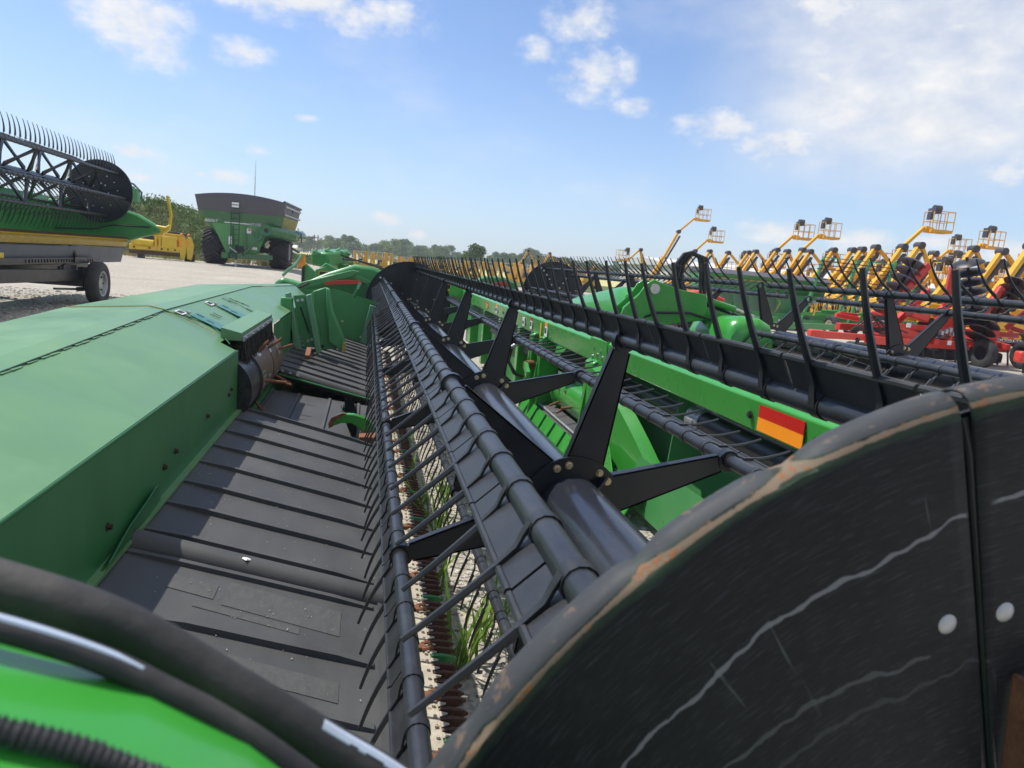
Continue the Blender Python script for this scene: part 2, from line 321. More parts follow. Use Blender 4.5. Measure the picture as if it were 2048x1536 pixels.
def disc_mat():
    # black painted steel: concentric rub marks, two long scraped lines, rust along the rolled edge
    m = bpy.data.materials.new('shield_paint'); m.use_nodes = True; nt = m.node_tree; N = nt.nodes.new; L = nt.links.new
    p = nt.nodes['Principled BSDF']
    def mt(op, a, b=None, c=None, clamp=False):
        n = N('ShaderNodeMath'); n.operation = op; n.use_clamp = clamp
        for i, x in enumerate((a, b, c)):
            if x is None: continue
            if isinstance(x, (int, float)): n.inputs[i].default_value = x
            else: L(x, n.inputs[i])
        return n.outputs[0]
    def band(v, c, w): return mt('SUBTRACT', 1, mt('DIVIDE', mt('ABSOLUTE', mt('SUBTRACT', v, c)), w), clamp=True)
    def ramp(v, a, b, hi=1):
        r = N('ShaderNodeMapRange'); r.interpolation_type = 'SMOOTHSTEP'; L(v, r.inputs[0]); r.inputs[1].default_value = a; r.inputs[2].default_value = b; r.inputs[4].default_value = hi; return r.outputs[0]
    def ns(vec, s, d=6):
        n = N('ShaderNodeTexNoise'); n.inputs['Scale'].default_value = s; n.inputs['Detail'].default_value = d; n.inputs['Roughness'].default_value = .65; L(vec, n.inputs['Vector']); return n.outputs['Fac']
    tc = N('ShaderNodeTexCoord'); sp = N('ShaderNodeSeparateXYZ'); L(tc.outputs['Object'], sp.inputs[0])
    rad = mt('SQRT', mt('ADD', mt('POWER', sp.outputs[0], 2), mt('POWER', sp.outputs[2], 2))); ang = mt('ARCTAN2', sp.outputs[2], sp.outputs[0])
    cb = N('ShaderNodeCombineXYZ'); L(mt('MULTIPLY', rad, 60), cb.inputs[0]); L(mt('MULTIPLY', ang, 2.2), cb.inputs[1])
    cr = N('ShaderNodeCombineXYZ'); L(mt('MULTIPLY', rad, 2), cr.inputs[0]); L(mt('MULTIPLY', ang, 26), cr.inputs[1])
    base = N('ShaderNodeMixRGB'); L(ns(cb.outputs[0], 2.2), base.inputs[0]); base.inputs[1].default_value = (.0045, .0055, .0075, 1); base.inputs[2].default_value = (.013, .0155, .0175, 1)
    col = base.outputs[0]
    def over(col, fac, c):
        x = N('ShaderNodeMixRGB'); L(fac, x.inputs[0]); L(col, x.inputs[1]); x.inputs[2].default_value = (*c, 1); return x.outputs[0]
    fine = ns(cb.outputs[0], 9, 3); radial = ns(cr.outputs[0], 1.6, 3)
    col = over(col, mt('MULTIPLY', ramp(fine, .52, .68), .55), (.042, .050, .053))
    col = over(col, mt('MULTIPLY', mt('MULTIPLY', ramp(radial, .665, .69), ramp(ns(tc.outputs['Object'], 9, 4), .42, .55)), .8), (.065, .075, .07))
    col = over(col, ramp(ns(tc.outputs['Object'], 55, 2), .76, .80, .7), (.16, .17, .17)); col = over(col, ramp(ns(tc.outputs['Object'], 4, 9), .48, .75, .30), (.036, .041, .040))
    wav = mt('MULTIPLY', mt('SUBTRACT', ns(cr.outputs[0], .22, 2.5), .5), .045)
    wid = mt('MULTIPLY', mt('POWER', ns(cr.outputs[0], .8, 4), 2), .0085)
    def arc(r0, slope, a_lo, a_hi, amt):
        rr = mt('ADD', mt('MULTIPLY_ADD', mt('SUBTRACT', ang, a_lo), slope, r0), wav)
        d = mt('DIVIDE', mt('ABSOLUTE', mt('SUBTRACT', rad, rr)), wid)
        inside = mt('MULTIPLY', ramp(ang, a_lo-.004, a_lo+.006), mt('SUBTRACT', 1, ramp(ang, a_hi-.02, a_hi)))
        return mt('MULTIPLY', mt('MULTIPLY', mt('SUBTRACT', 1, ramp(d, .55, 1.05)), inside), amt)
    col = over(col, arc(.551, -.028, R(107.6), R(144), .8), (.19, .195, .20))
    col = over(col, arc(.562, -.02, R(97), R(105.6), .8), (.19, .195, .20))
    col = over(col, arc(.448, .055, R(113), R(150), .45), (.12, .13, .13))
    col = over(col, arc(.420, .03, R(106), R(150), .3), (.09, .10, .10))
    # rolled edge: grey put into the colour for sunlight, rust spots and old green
    col = over(col, ramp(rad, .6425, .6440, .55), (.085, .09, .095))
    e1 = band(rad, .6405, .0033); nA = ns(tc.outputs['Object'], 16, 8); nB = ns(tc.outputs['Object'], 55, 8)
    m1 = mt('MULTIPLY', ramp(e1, .0, .6), ramp(mt('ADD', mt('MULTIPLY_ADD', nB, .5, mt('MULTIPLY', nA, .7)), mt('MULTIPLY', e1, .34)), .66, .80))
    col = over(col, ramp(mt('ADD', band(rad, .638, .016), mt('MULTIPLY', nA, .9)), .95, 1.3, .55), (.032, .06, .030))
    col = over(col, mt('MULTIPLY', m1, .88), (.21, .155, .105))
    nC = ns(tc.outputs['Object'], 90, 6); m2 = mt('MULTIPLY', ramp(e1, .0, .5), ramp(mt('ADD', nC, mt('MULTIPLY', nA, .6)), .84, .96))
    col = over(col, mt('MULTIPLY', m2, .85), (.27, .105, .035))
    e2 = mt('MULTIPLY', ramp(rad, .6464, .6472), ramp(nB, .56, .66)); col = over(col, mt('MULTIPLY', e2, .5), (.24, .15, .09))
    L(col, p.inputs['Base Color'])
    ro = mt('MULTIPLY_ADD', ns(cb.outputs[0], 4), .25, .46); L(mt('MAXIMUM', ro, mt('MULTIPLY', m1, .7)), p.inputs['Roughness'])
    bp = N('ShaderNodeBump'); bp.inputs['Strength'].default_value = .25; bp.inputs['Distance'].default_value = .002; L(mt('ADD', nA, m2), bp.inputs['Height']); L(bp.outputs[0], p.inputs['Normal'])
    p.inputs['Specular IOR Level'].default_value = .2; M['shield_paint'] = m
disc_mat()
# ================================================================ ground
def sstep(a, b, x):
    t = max(0, min(1, (x-a)/(b-a))); return t*t*(3-2*t)
def gz(x, y):
    z = .30*sstep(-1.9, -4.2, x) + .12*sstep(20, 45, y)*sstep(-2, -6, x)
    z -= 1.2*sstep(60, 130, y)*sstep(-40, 5, x)*.35
    return z
def terrain():
    mb = MB()
    xs = [-900, -400, -200, -120, -80, -50, -35, -25, -18, -14, -11, -9, -7, -5.5, -4.6, -4.2, -3.8, -3.4, -3, -2.6, -2.2, -1.9, -1, 0, 1, 2, 4, 7, 10, 14, 20, 30, 45, 70, 110, 200, 400, 900]
    ys = [-400, -100, -30, -8, 0, 3, 6, 10, 14, 18, 22, 27, 32, 38, 45, 52, 60, 70, 80, 95, 115, 130, 160, 220, 320, 600, 1200, 2500]
    vs = [(x, y, gz(x, y)) for y in ys for x in xs]; n = len(xs)
    mb.add(vs, [(j*n+i, j*n+i+1, (j+1)*n+i+1, (j+1)*n+i) for j in range(len(ys)-1) for i in range(n-1)])
    setp(mb.build('ground', 'gravel_ground', ang=None), kind='structure')
    def sheet(name, x0, x1, y0, y1, dz, m, jag=0, seed=1):
        rg = random.Random(seed); nx, ny = 40, 8; vs = []
        for j in range(ny+1):
            for i in range(nx+1):
                x = x0+(x1-x0)*i/nx; y = y0+(y1-y0)*j/ny
                if j == 0: y += rg.uniform(-jag, jag)
                vs.append((x, y, gz(x, y)+dz+.02))
        b = MB().add(vs, [(j*(nx+1)+i, j*(nx+1)+i+1, (j+1)*(nx+1)+i+1, (j+1)*(nx+1)+i) for j in range(ny) for i in range(nx)])
        setp(b.build(name, m, ang=None), kind='structure')
    sheet('grass_verge', -160, 90, 62, 150, .02, 'verge', 2.0)
    sheet('crop_field', -300, 4, 74, 128, .10, 'field_green', 2)
    sheet('crop_field', -500, 400, 128, 300, .07, 'field_pale', 3)
    sheet('meadow', -1200, 1200, 300, 1500, .12, 'field_green', 6)
terrain()
def stones():
    rg = random.Random(11); mb = MB()
    def stone(x, y, s):
        z = gz(x, y); ax = s*rg.uniform(.7, 1.3); ay = s*rg.uniform(.7, 1.3); az = s*rg.uniform(.45, .85); a = rg.uniform(0, 6.3); vs = []
        for (r, h) in ((.75, -.25), (1, .25), (.62, .8)):
            for k in range(5):
                t = a+k*1.2566+rg.uniform(-.3, .3); rr = r*rg.uniform(.75, 1.15); vs.append((x+ax*rr*math.cos(t), y+ay*rr*math.sin(t), z+az*h*rg.uniform(.8, 1.2)))
        mb.add(vs, [(k, (k+1) % 5, 5+(k+1) % 5, 5+k) for k in range(5)]+[(5+k, 5+(k+1) % 5, 10+(k+1) % 5, 10+k) for k in range(5)]+[(10, 11, 12, 13, 14)])
    for k in range(15000):
        y = .9+9.5*rg.random()**1.6; x = rg.uniform(-.1, 1.9); s = .006+.016*rg.random()**2.2
        stone(x, y, s)
    for k in range(5000):
        y = rg.uniform(2.2, 12); x = rg.uniform(3.2, 9); stone(x, y, .008+.018*rg.random()**2)
    for k in range(5000):
        y = 9+8*rg.random(); x = rg.uniform(-7.5, -2.4); stone(x, y, .010+.022*rg.random()**2)
    o = mb.build('gravel_stones', 'stone', ang=None)
    setp(o, 'loose pale crushed gravel stones lying on the lot under the machines', 'gravel', kind='stuff')
stones()

# ================================================================ reels
def tine_mesh(rb, ln, curve, w=.020, broad=.0075, tip=.0042, name='tine', mt='black_plastic', n=6):
    mb = MB()
    ro = rb+.0028                                          # clip band round the bat
    prof = [(rb+.0004, -w*.62), (ro, -w*.6), (ro, w*.6), (rb+.0004, w*.62)]
    mb.lathe([(r, h) for r, h in prof], 12, axis='y')
    a = rb*.4                                               # flat strap, then the round rod
    st = rb+.062
    pts = [(a, rb*.96), (rb+.006, rb*.62), (rb+.022, rb*.26), (st, .003)]
    vs = []
    for i, (x, z) in enumerate(pts):
        ww = w*(.42-.05*i); th = .0026
        vs += [(x, -ww, z-th), (x, ww, z-th), (x, ww, z+th), (x, -ww, z+th)]
    mb.add(vs, [(4*i+k, 4*i+(k+1) % 4, 4*i+4+(k+1) % 4, 4*i+4+k) for i in range(3) for k in range(4)]+[(3, 2, 1, 0), (12, 13, 14, 15)])
    m = 6; rp = []; rr = []
    for i in range(m+1):
        t = i/m; x = st-.012+(ln-st+.012)*t; rp.append((x, 0, -curve*t*t)); rr.append(broad+(tip-broad)*t)
    mb.tube(rp, rr, n)
    me = mb.mesh(name); me.materials.append(M[mt]); return me
def plate_mesh(rb, ln, reach=.078, name='shield_plate', mt='black_plastic'):
    mb = MB()
    mb.box(((rb*.9+reach)/2, 0, .0), (reach-rb*.9, ln, .0036))
    mb.tube([(reach, -ln/2, 0), (reach, ln/2, 0)], .0062, 8)
    me = mb.mesh(name); me.materials.append(M[mt]); return me
def arm_mesh(r0, r1, w0, w1, depth=.032, t=.005, name='arm', mt='black_paint'):
    mb = MB()
    mb.prism([(r0, -w0/2), (r1, -w1/2), (r1, w1/2), (r0, w0/2)], 'y', 0, t)
    for s in (-1, 1):
        mb.add([(r0, 0, s*w0/2), (r1, 0, s*w1/2), (r1, depth*.8, s*w1/2), (r0, depth, s*w0/2),
                (r0, 0, s*(w0/2-t)), (r1, 0, s*(w1/2-t)), (r1, depth*.8, s*(w1/2-t)), (r0, depth, s*(w0/2-t))],
               [(0, 1, 2, 3), (7, 6, 5, 4), (0, 4, 5, 1), (1, 5, 6, 2), (2, 6, 7, 3), (3, 7, 4, 0)])
    mb.lathe([(.022, -.004), (.034, -.004), (.034, depth*.8), (.022, depth*.8), (.022, -.004)], 14, ctr=(r1+.030, 0), axis='y')
    mb.box((r1+.006, depth*.4, 0), (.02, depth*.7, w1*.8))
    me = mb.mesh(name); me.materials.append(M[mt]); return me
def reel(root, cx, cz, y0, y1, bats, flanges, lo, hi, rb=.021, rad=.52, pitch=.155, tube_r=.096, tubes=None, phase=.05, fl_r=.156, broad=.0068, n=6, plates=True, tube_mat='black_tube', w0=.125, w1=.056, near=3.2, jit=.028, gusset=True):
    rg = random.Random(int(cx*100)); tm = {}; pm = plate_mesh(rb, 2*pitch-.007)
    for (a, ta, tl, cv, *fl_) in bats:
        flip = math.pi if fl_ and fl_[0] else 0
        bx, bz = cx+rad*math.cos(R(a)), cz+rad*math.sin(R(a))
        mb = MB()
        for (ya, yb) in (tubes or [(y0, y1)]): mb.tube([(bx, ya, bz), (bx, yb, bz)], rb, 14)
        bat = mb.build('reel_bat', 'black_bat', root)
        key = (round(tl, 3), round(cv, 3))
        if key not in tm: tm[key] = tine_mesh(rb, tl, cv, broad=broad, n=n)
        me = tm[key]; rest = MB(); k = 0; y = y0+phase
        while y < y1-.04:
            if all(not (ya+.02 < y < yb-.02) for (ya, yb) in (tubes or [(y0, y1)])): y += pitch; k += 1; continue
            j = R(ta+rg.gauss(0, jit*40))
            if lo <= y <= hi: inst('tine', me, bat, (bx, y, bz), (flip+rg.gauss(0, .012), -j, rg.gauss(0, jit)))
            else:
                m3 = Matrix.Translation((bx, y, bz)) @ Matrix.Rotation(-j, 4, 'Y') @ Matrix.Rotation(flip, 4, 'X'); b = len(rest.v)
                rest.v += [tuple(m3 @ v.co) for v in me.vertices]; rest.f += [tuple(b+i for i in p.vertices) for p in me.polygons]
            if plates and k % 2 == 0 and not 240 < a < 330:
                if lo <= y <= hi: inst('shield_plate', pm, bat, (bx, y+pitch/2, bz), (flip, -R(ta), 0))
                else:
                    m3 = Matrix.Translation((bx, y+pitch/2, bz)) @ Matrix.Rotation(-R(ta), 4, 'Y') @ Matrix.Rotation(flip, 4, 'X'); b = len(rest.v)
                    rest.v += [tuple(m3 @ v.co) for v in pm.vertices]; rest.f += [tuple(b+i for i in p.vertices) for p in pm.polygons]
            y += pitch; k += 1
        if rest.v: rest.build('tine_row', 'black_plastic', bat, kind='stuff')
    tb = MB()
    for (ya, yb) in (tubes or [(y0, y1)]): tb.tube([(cx, ya, cz), (cx, yb, cz)], tube_r, 28)
    tube = tb.build('reel_tube', tube_mat, root)
    am = arm_mesh(tube_r+.012, rad-.034, w0, w1)
    bm = MB().bolt((0, 0, 0), (0, -1, 0), .0085, .009).mesh('bolt'); bm.materials.append(M['brass_bolt'])
    for fi, fy in enumerate(flanges):
        fl = MB().lathe([(tube_r-.004, fy-.004), (fl_r, fy-.004), (fl_r, fy+.004), (tube_r-.004, fy+.004), (tube_r-.004, fy-.004)], 40, (cx, cz)).build('reel_flange', 'black_paint', root)
        for (a, *_) in bats:
            inst('reel_arm', am, root, (cx, fy+.0045, cz), (0, -R(a), 0))
            for da in (-22, 22):
                t = R(a+da); br = tube_r+.036
                inst('bolt', bm, fl, (cx+br*math.cos(t), fy-.004, cz+br*math.sin(t)))
        for k in range(3):                                  # clamps of the split flange on the tube
            t = R(bats[0][0]+30+120*k); c, s = math.cos(t), math.sin(t); q = tube_r+.018
            MB().beam((cx+c*(tube_r-.006), fy-.03, cz+s*(tube_r-.006)), (cx+c*(fl_r-.022), fy-.012, cz+s*(fl_r-.022)), .03, .006, up=(-s, 0, c)).build('clamp_tab', 'black_paint', fl)
    return tube
# ================================================================ draper header in the foreground
CX, CZ = .628, .934
H1 = thing('draper_header', 'long used green draper header with worn black belts and black pickup reel in the foreground', 'harvester header', (.1, 5.7, 0))
def near_header():
    h = H1
    bats = [(137.5, 222, .232, -.004, 1), (197.5, 240, .232, .022, 1), (257.5, 246, .228, .02, 1), (317.5, 290, .228, .02), (17.5, 3, .200, -.02), (77.5, 117, .236, .018)]
    reel(h, CX, CZ, .50, 10.98, bats, [1.94, 3.54, 5.2, 6.85, 8.5, 10.1], .4, 8.0)
    # triangular black plates beside the torque tube
    fl = [.52, 1.94, 3.54, 5.2, 6.85, 8.5, 10.1]
    for a, b in zip(fl[:-1], fl[1:]):
        p = lambda r, t, y: (CX+r*math.cos(R(t)), y, CZ+r*math.sin(R(t)))
        MB().plate([p(.088, 172, a+.012), p(.165, 166, a+.012), p(.108, 160, b-.03), p(.090, 166, b-.03)], .004).build('tube_side_plate', 'black_paint', h)
    # ---- end shields
    def wob(a, j):
        if j < 4: return 0
        return .0045*mnoise.noise((a*5, j*.3, 1.7)) + (-.006*math.exp(-((a-R(131))/.02)**2) - .007*math.exp(-((a-R(119.5))/.03)**2) - .005*math.exp(-((a-R(146))/.025)**2))*(j >= 5)
    prof = [(.0, .006), (.25, .004), (.50, .001), (.620, .0), (.628, .0005), (.6325, .0025), (.636, .007), (.6385, .012), (.639, .018), (.6380, .024), (.635, .027)]
    def shield(y, flip, name, a_seam, gap, mtn, n=150):
        root = None
        for k, (a0, a1) in enumerate(((a_seam+gap, a_seam+math.pi-gap), (a_seam-math.pi+gap, a_seam-gap))):
            mb = MB(); pr = [(r*1.012, -hh if flip else hh) for r, hh in prof]
            mb.lathe(pr, n, axis='y', a0=a0, a1=a1, wob=wob)
            me = mb.mesh(name, 50); me.materials.append(M[mtn])
            o = inst(name, me, h, (CX, y, CZ))
            s = o.modifiers.new('solid', 'SOLIDIFY'); s.thickness = .0025; s.offset = 1
            if root is None: root = o
        return root
    s1 = shield(.443, False, 'end_shield', R(107.0), .0085, 'shield_paint')
    # strip behind the gap between the two halves, and the raw folded edges
    c, s = math.cos(R(107)), math.sin(R(107))
    MB().beam((CX, .4545, CZ), (CX+c*.632, .4545, CZ+s*.632), .05, .004, up=(0, 1, 0)).build('seam_strip', 'black_paint', h)
    for sg in (-1, 1):                                       # rolled edges either side of the gap
        e = Vector((-s, 0, c))*.0058*sg
        MB().tube([(CX+c*r+e.x, .4475 if r < .61 else .452, CZ+s*r+e.z) for r in (.1, .3, .5, .60, .628)], .0042, 10).build('seam_edge', 'black_paint', h)
    def dome(p, r):
        mb = MB(); mb.lathe([(0, -r*.42), (r*.45, -r*.38), (r*.8, -r*.24), (r, 0), (r, .003)], 20, axis='y'); me = mb.mesh('bolt_head', 60); me.materials.append(M['galv']); inst('bolt_head', me, h, p)
    dome((CX-.1649, .4442, CZ+.438), .0102); dome((CX-.1124, .4442, CZ+.4474), .0102)
    MB().box((CX-.068, .425, CZ+.397), (.05, .03, .004), Matrix.Rotation(R(-30), 3, 'Y')).box((CX-.087, .425, CZ+.335), (.005, .03, .12), Matrix.Rotation(R(-6), 3, 'Y')).build('shield_bracket', 'rust', h, bevel=.0015)
    # far shield: plain disc facing us, ribs and bolts on its inner face
    f = MB().lathe([(0, 11.0), (.3, 11.0), (.625, 11.005), (.642, 10.99), (.642, 10.95), (.638, 10.95), (.636, 10.985), (.0, 10.99)], 72, (CX, CZ)).build('end_shield', 'black_paint', h)
    rib = MB(); rg = random.Random(5)
    for k in range(6):
        a = R(47.5+60*k); rib.beam((CX+.1*math.cos(a), 10.978, CZ+.1*math.sin(a)), (CX+.58*math.cos(a), 10.978, CZ+.58*math.sin(a)), .045, .02, up=(0, 1, 0), w2=.02)
    rib.build('shield_rib', 'black_paint', f)
    bl = MB()
    for k in range(6):
        for r in (.18, .40, .57):
            a = R(57+60*k+r*40); bl.bolt((CX+r*math.cos(a), 10.98, CZ+r*math.sin(a)), (0, -1, 0), .011, .012)
    bl.build('shield_bolts', 'zinc', f)
    for y in (.47, 10.97):
        pass
    # ---- back sheet, sloped cover, top cover
    zh = lambda y: 1.10+.03*(min(y, 4.83)-2.78)
    YA, YB, YC, YD = -.5, 4.86, 6.70, 8.40
    MB().plate([(-.80, YA, .40), (-.80, YB, .40), (-.80, YB, .935), (-.80, YA, .945)], .004).build('back_sheet', 'green_wall_shaded', h)
    MB().plate([(-.80, YC, .36), (-.80, 10.82, .36), (-.80, 10.82, .93), (-.80, YC, .93)], .004).build('back_sheet', 'green_wall_shaded', h)
    def cover(y0, y1, name='cover_panel', x0=-.803, x0b=None, z0=.942, xh=-1.25, xhb=None, zhb=None):
        mb = MB(); n = 8
        for i in range(n):
            a, b = y0+(y1-y0)*i/n, y0+(y1-y0)*(i+1)/n
            f = lambda y: (y-y0)/(y1-y0)
            X = lambda y: xh+((xhb if xhb else xh)-xh)*f(y); Zh = lambda y: zh(y)+((zhb-zh(y)) if zhb else 0)*f(y)
            X0 = lambda y: x0; Z0 = z0
            w = lambda y: .0025*mnoise.noise((y*1.3, 2.2, 0))
            xm = (x0+xh)/2
            mb.plate([(x0, a, Z0), (x0, b, Z0), (X(b), b, Zh(b)), (X(a), a, Zh(a))], .003)
        return mb.build(name, 'green_faded', h, ang=20)
    cover(YA, YB-.06)
    # folded lip along the ridge
    MB().tube([(-.803, YA, .938), (-.803, YB, .931)], .006, 8).build('ridge_lip', 'green_wall_shaded', h)
    cover(YC-.02, YD)
    cover(YD+.004, 10.6, xhb=-1.0, zhb=1.10)
    cover(YB-.055, YC-.025, x0=-.905, z0=.985)
    def top(y0, y1, xb=None, zb=None):
        n = 6; bev = MB(); tp = MB()
        for i in range(n):
            a, b = y0+(y1-y0)*i/n, y0+(y1-y0)*(i+1)/n
            g = lambda y: (y-y0)/(y1-y0); dx = lambda y: ((xb+1.25) if xb else 0)*g(y); dz = lambda y: ((zb-zh(y)) if zb else 0)*g(y)
            bev.plate([(-1.247+dx(a), a, zh(a)+.006+dz(a)), (-1.247+dx(b), b, zh(b)+.006+dz(b)), (-1.335+dx(b), b, zh(b)+.022+dz(b)), (-1.335+dx(a), a, zh(a)+.022+dz(a))], .003)
            tp.plate([(-1.335+dx(a), a, zh(a)+.022+dz(a)), (-1.335+dx(b), b, zh(b)+.022+dz(b)), (-1.82+dx(b)*1.5, b, zh(b)-.02+dz(b)), (-1.82+dx(a)*1.5, a, zh(a)-.02+dz(a))], .003)
            tp.plate([(-1.82+dx(a)*1.5, a, zh(a)-.02+dz(a)), (-1.82+dx(b)*1.5, b, zh(b)-.02+dz(b)), (-1.86+dx(b)*1.5, b, .35), (-1.86+dx(a)*1.5, a, .35)], .003)
        bev.build('top_bevel', 'green_faded', h, ang=20); tp.build('top_cover', 'green_faded', h, ang=20)
    top(YA, YB-.012); top(YB, YD-.01); top(YD, 10.6, -1.0, 1.10)
    # hinge leaves along the cover joint
    for k in range(46):
        y = -.3+k*.11+.02*math.sin(k*2.1)
        if y > 4.7: break
        x = -1.247; MB().box((x+.004, y, zh(y)+.001), (.013+.004*(k % 3), .085, .0025), Matrix.Rotation(R(22), 3, 'Y')).build('hinge_leaf', 'green_faded', h)
    MB().tube([(-1.2435, YA, zh(YA)+.004), (-1.2435, YB-.02, zh(YB)+.004)], .0022, 5).build('hinge_gap_line', 'decal_black', h)  # thin black tube put in for the dark gap of the cover joint
    # weld beads / seam cap where the wing cover meets the centre cover
    seam = [(-1.80, YB-.02, zh(YB)-.014), (-1.335, YB-.01, zh(YB)+.026), (-1.25, YB-.005, zh(YB)+.010)]
    seam += [(-1.25+.40*t, YB-.03+.12*math.sin(t*3), zh(YB)-.19*t+.004) for t in (.2, .4, .6, .75)]
    MB().tube(seam, .0028, 6).build('seam_bead', 'yellow_worn', h)
    MB().tube([(-1.25+.40*t, YB+.30*math.sin(t*3.1)-.02, zh(YB)-.19*t+.002) for t in [i/14 for i in range(15)]], .003, 5).build('cover_edge', 'green_wall_shaded', h)
    sl = Matrix.Rotation(R(23.5), 3, 'Y')                     # rotation that lays a plate on the slope
    def on_slope(t, y, up=.006):                              # t: 0 at ridge .. 1 at hinge
        return (-.80-.45*t, y, .942+(zh(y)-.942)*t+up)
    # slots punched in the centre cover
    sm = MB().box((0, 0, 0), (.075, .010, .003)).mesh('slot'); sm.materials.append(M['decal_black'])
    for (t, y) in ((.80, 5.02), (.70, 5.05), (.6, 5.12), (.45, 5.15), (.34, 5.2), (.62, 5.55), (.62, 5.65), (.75, 6.0), (.66, 6.05), (.85, 6.55), (.75, 6.6), (.8, 6.75), (.7, 6.8), (.6, 6.85), (.45, 6.7)):
        inst('slot', sm, h, on_slope(t, y, .004), (0, R(23.5), R(18)))
    for y in (5.23, 6.12):
        ap = MB().box(on_slope(.52, y, .008), (.26, .20, .006), sl).build('adjuster_plate', 'green_blue', h)
        for k in range(3): MB().box(on_slope(.38+.16*k, y-.04+.03*k, .012), (.05, .008, .003), sl).build('slot', 'decal_black', ap)
        MB().box(on_slope(.83, y-.06, .010), (.02, .05, .012), sl).build('clip', 'zinc', ap)
        d = MB().box(on_slope(.88, y-.18, .006), (.055, .13, .002), sl).build('warning_decal', 'white_paint', h)
        for k in range(4): MB().box(on_slope(.88, y-.22+.026*k, .008), (.035, .014, .002), sl).build('decal_mark', 'decal_black', d)
    # brush hood over the feed drum
    hood = MB(); hood.plate([(-.80, 4.98, 1.035), (-.80, 6.52, 1.035), (-.93, 6.52, 1.065), (-.93, 4.98, 1.065)], .004)
    hood.plate([(-.80, 4.98, .985), (-.80, 6.52, .985), (-.80, 6.52, 1.035), (-.80, 4.98, 1.035)], .004)
    hood.prism([(-.93, .98), (-.80, .985), (-.80, 1.035), (-.93, 1.065)], 'y', 4.976, 4.98)
    hood.build('brush_hood', 'green_faded', h)
    MB().box((-.793, 5.75, .992), (.012, 1.5, .035)).build('brush_channel', 'galv', h, bevel=.003)
    rg = random.Random(2); br = MB()
    for k in range(620):
        y = 5.02+1.46*(k/620)+rg.uniform(-.004, .004); l = rg.uniform(.15, .19); x = -.795+rg.uniform(-.008, .008)
        d = rg.uniform(-.02, .03); e = rg.gauss(0, .014)
        br.tube([(x, y, .985), (x+d*.4, y+e*.4, .985-l*.5), (x+d, y+e, .985-l)], .0026, 3, cap=False)
    br.build('brush_bristles', 'brush', h, kind='stuff')
    for k in range(6): MB().bolt((-.787, 5.08+k*.265, .992), (1, 0, 0), .009, .008).build('bolt', 'zinc', h)
    # feed drum with retractable fingers
    dx, dz, dr = -.955, .655, .252
    dm = MB().tube([(dx, 5.30, dz), (dx, 6.62, dz)], dr, 40).build('feed_drum', 'drum', h)
    MB().tube([(dx, 4.88, dz), (dx, 5.30, dz)], dr-.006, 40).build('drum_end', 'drum_dark', dm)
    MB().lathe([(dr-.01, 5.285), (dr+.008, 5.287), (dr+.008, 5.312), (dr-.01, 5.315)], 40, (dx, dz)).build('drum_band', 'drum_dark', dm)
    MB().lathe([(dr-.01, 5.95), (dr+.004, 5.952), (dr+.004, 5.962), (dr-.01, 5.964)], 40, (dx, dz)).build('drum_band', 'rust_dark', dm)
    for (a, y, l) in ((46, 5.55, .12), (38, 6.0, .13), (-4, 5.45, .15), (-14, 5.75, .17), (-62, 5.2, .24), (-52, 5.6, .19), (22, 6.4, .12), (-30, 6.35, .15)):
        c, s = math.cos(R(a)), math.sin(R(a)); p = (dx+c*(dr-.01), y, dz+s*(dr-.01))
        MB().tube([p, (dx+c*(dr+l), y+.02, dz+s*(dr+l))], .0105, 8).build('drum_finger', 'rust', dm)
        MB().plate([(dx+math.cos(R(a+q))*(dr+.003), yy, dz+math.sin(R(a+q))*(dr+.003)) for q, yy in ((-9, y-.05), (-9, y+.05), (9, y+.05), (9, y-.05))], .006).build('finger_guide', 'zinc', dm)
    MB().plate([(dx+math.cos(R(q))*(dr+.004), yy, dz+math.sin(R(q))*(dr+.004)) for q, yy in ((-28, 5.36), (-28, 5.5), (12, 5.5), (12, 5.36))], .008).build('inspection_cover', 'green', dm)
    # ---- draper decks
    zb = lambda x: .53+(x+.79)*(.29-.53)/(.115+.79)
    def deck(y0, y1, name='draper_belt', n=26):
        mb = MB(); nx = 6; vs = []
        for j in range(n+1):
            y = y0+(y1-y0)*j/n
            for i in range(nx+1):
                x = -.795+.91*i/nx; vs.append((x, y, zb(x)+.0035*mnoise.noise((x*2, y*1.7, .3))))
        k = nx+1
        mb.add(vs, [(j*k+i, j*k+i+1, (j+1)*k+i+1, (j+1)*k+i) for j in range(n) for i in range(nx)])
        # rolled ends over the end rollers
        for (ye, sg) in ((y0, -1), (y1, 1)):
            vs = []
            for q in range(7):
                t = R(90-30*q)
                for x in (-.795, .115): vs.append((x, ye+sg*.035*math.cos(t), zb(x)-.035+.035*math.sin(t)))
            mb.add(vs, [(2*q, 2*q+1, 2*q+3, 2*q+2) for q in range(6)])
        return mb.build(name, 'belt', h)
    def slat(parent, y, x0=-.77, x1=.085, hh=.021, ww=.018):
        mb = MB(); vs = []; n = 6; rgx = random.Random(int(y*1000))
        for i in range(n+1):
            x = x0+(x1-x0)*i/n; z = zb(x); dy = .004*mnoise.noise((x*3, y, 7))
            k = 1 if 0 < i < n else .55
            vs += [(x, y-ww+dy, z-.004), (x, y-ww*.92+dy, z+hh*k), (x, y+ww*.7+dy, z+hh*k*.85), (x, y+ww*1.9+dy, z-.004)]
        mb.add(vs, [(4*i+k, 4*i+4+k, 4*i+5+k, 4*i+1+k) for i in range(n) for k in range(3)]+[(0, 1, 2, 3), (4*n+3, 4*n+2, 4*n+1, 4*n)])
        mb.build('belt_slat', 'belt', parent)
    b1 = deck(2.70, 4.93)
    for y in (4.96, 4.65, 4.33, 4.00, 3.68, 3.36, 3.07, 2.77): slat(b1, y)
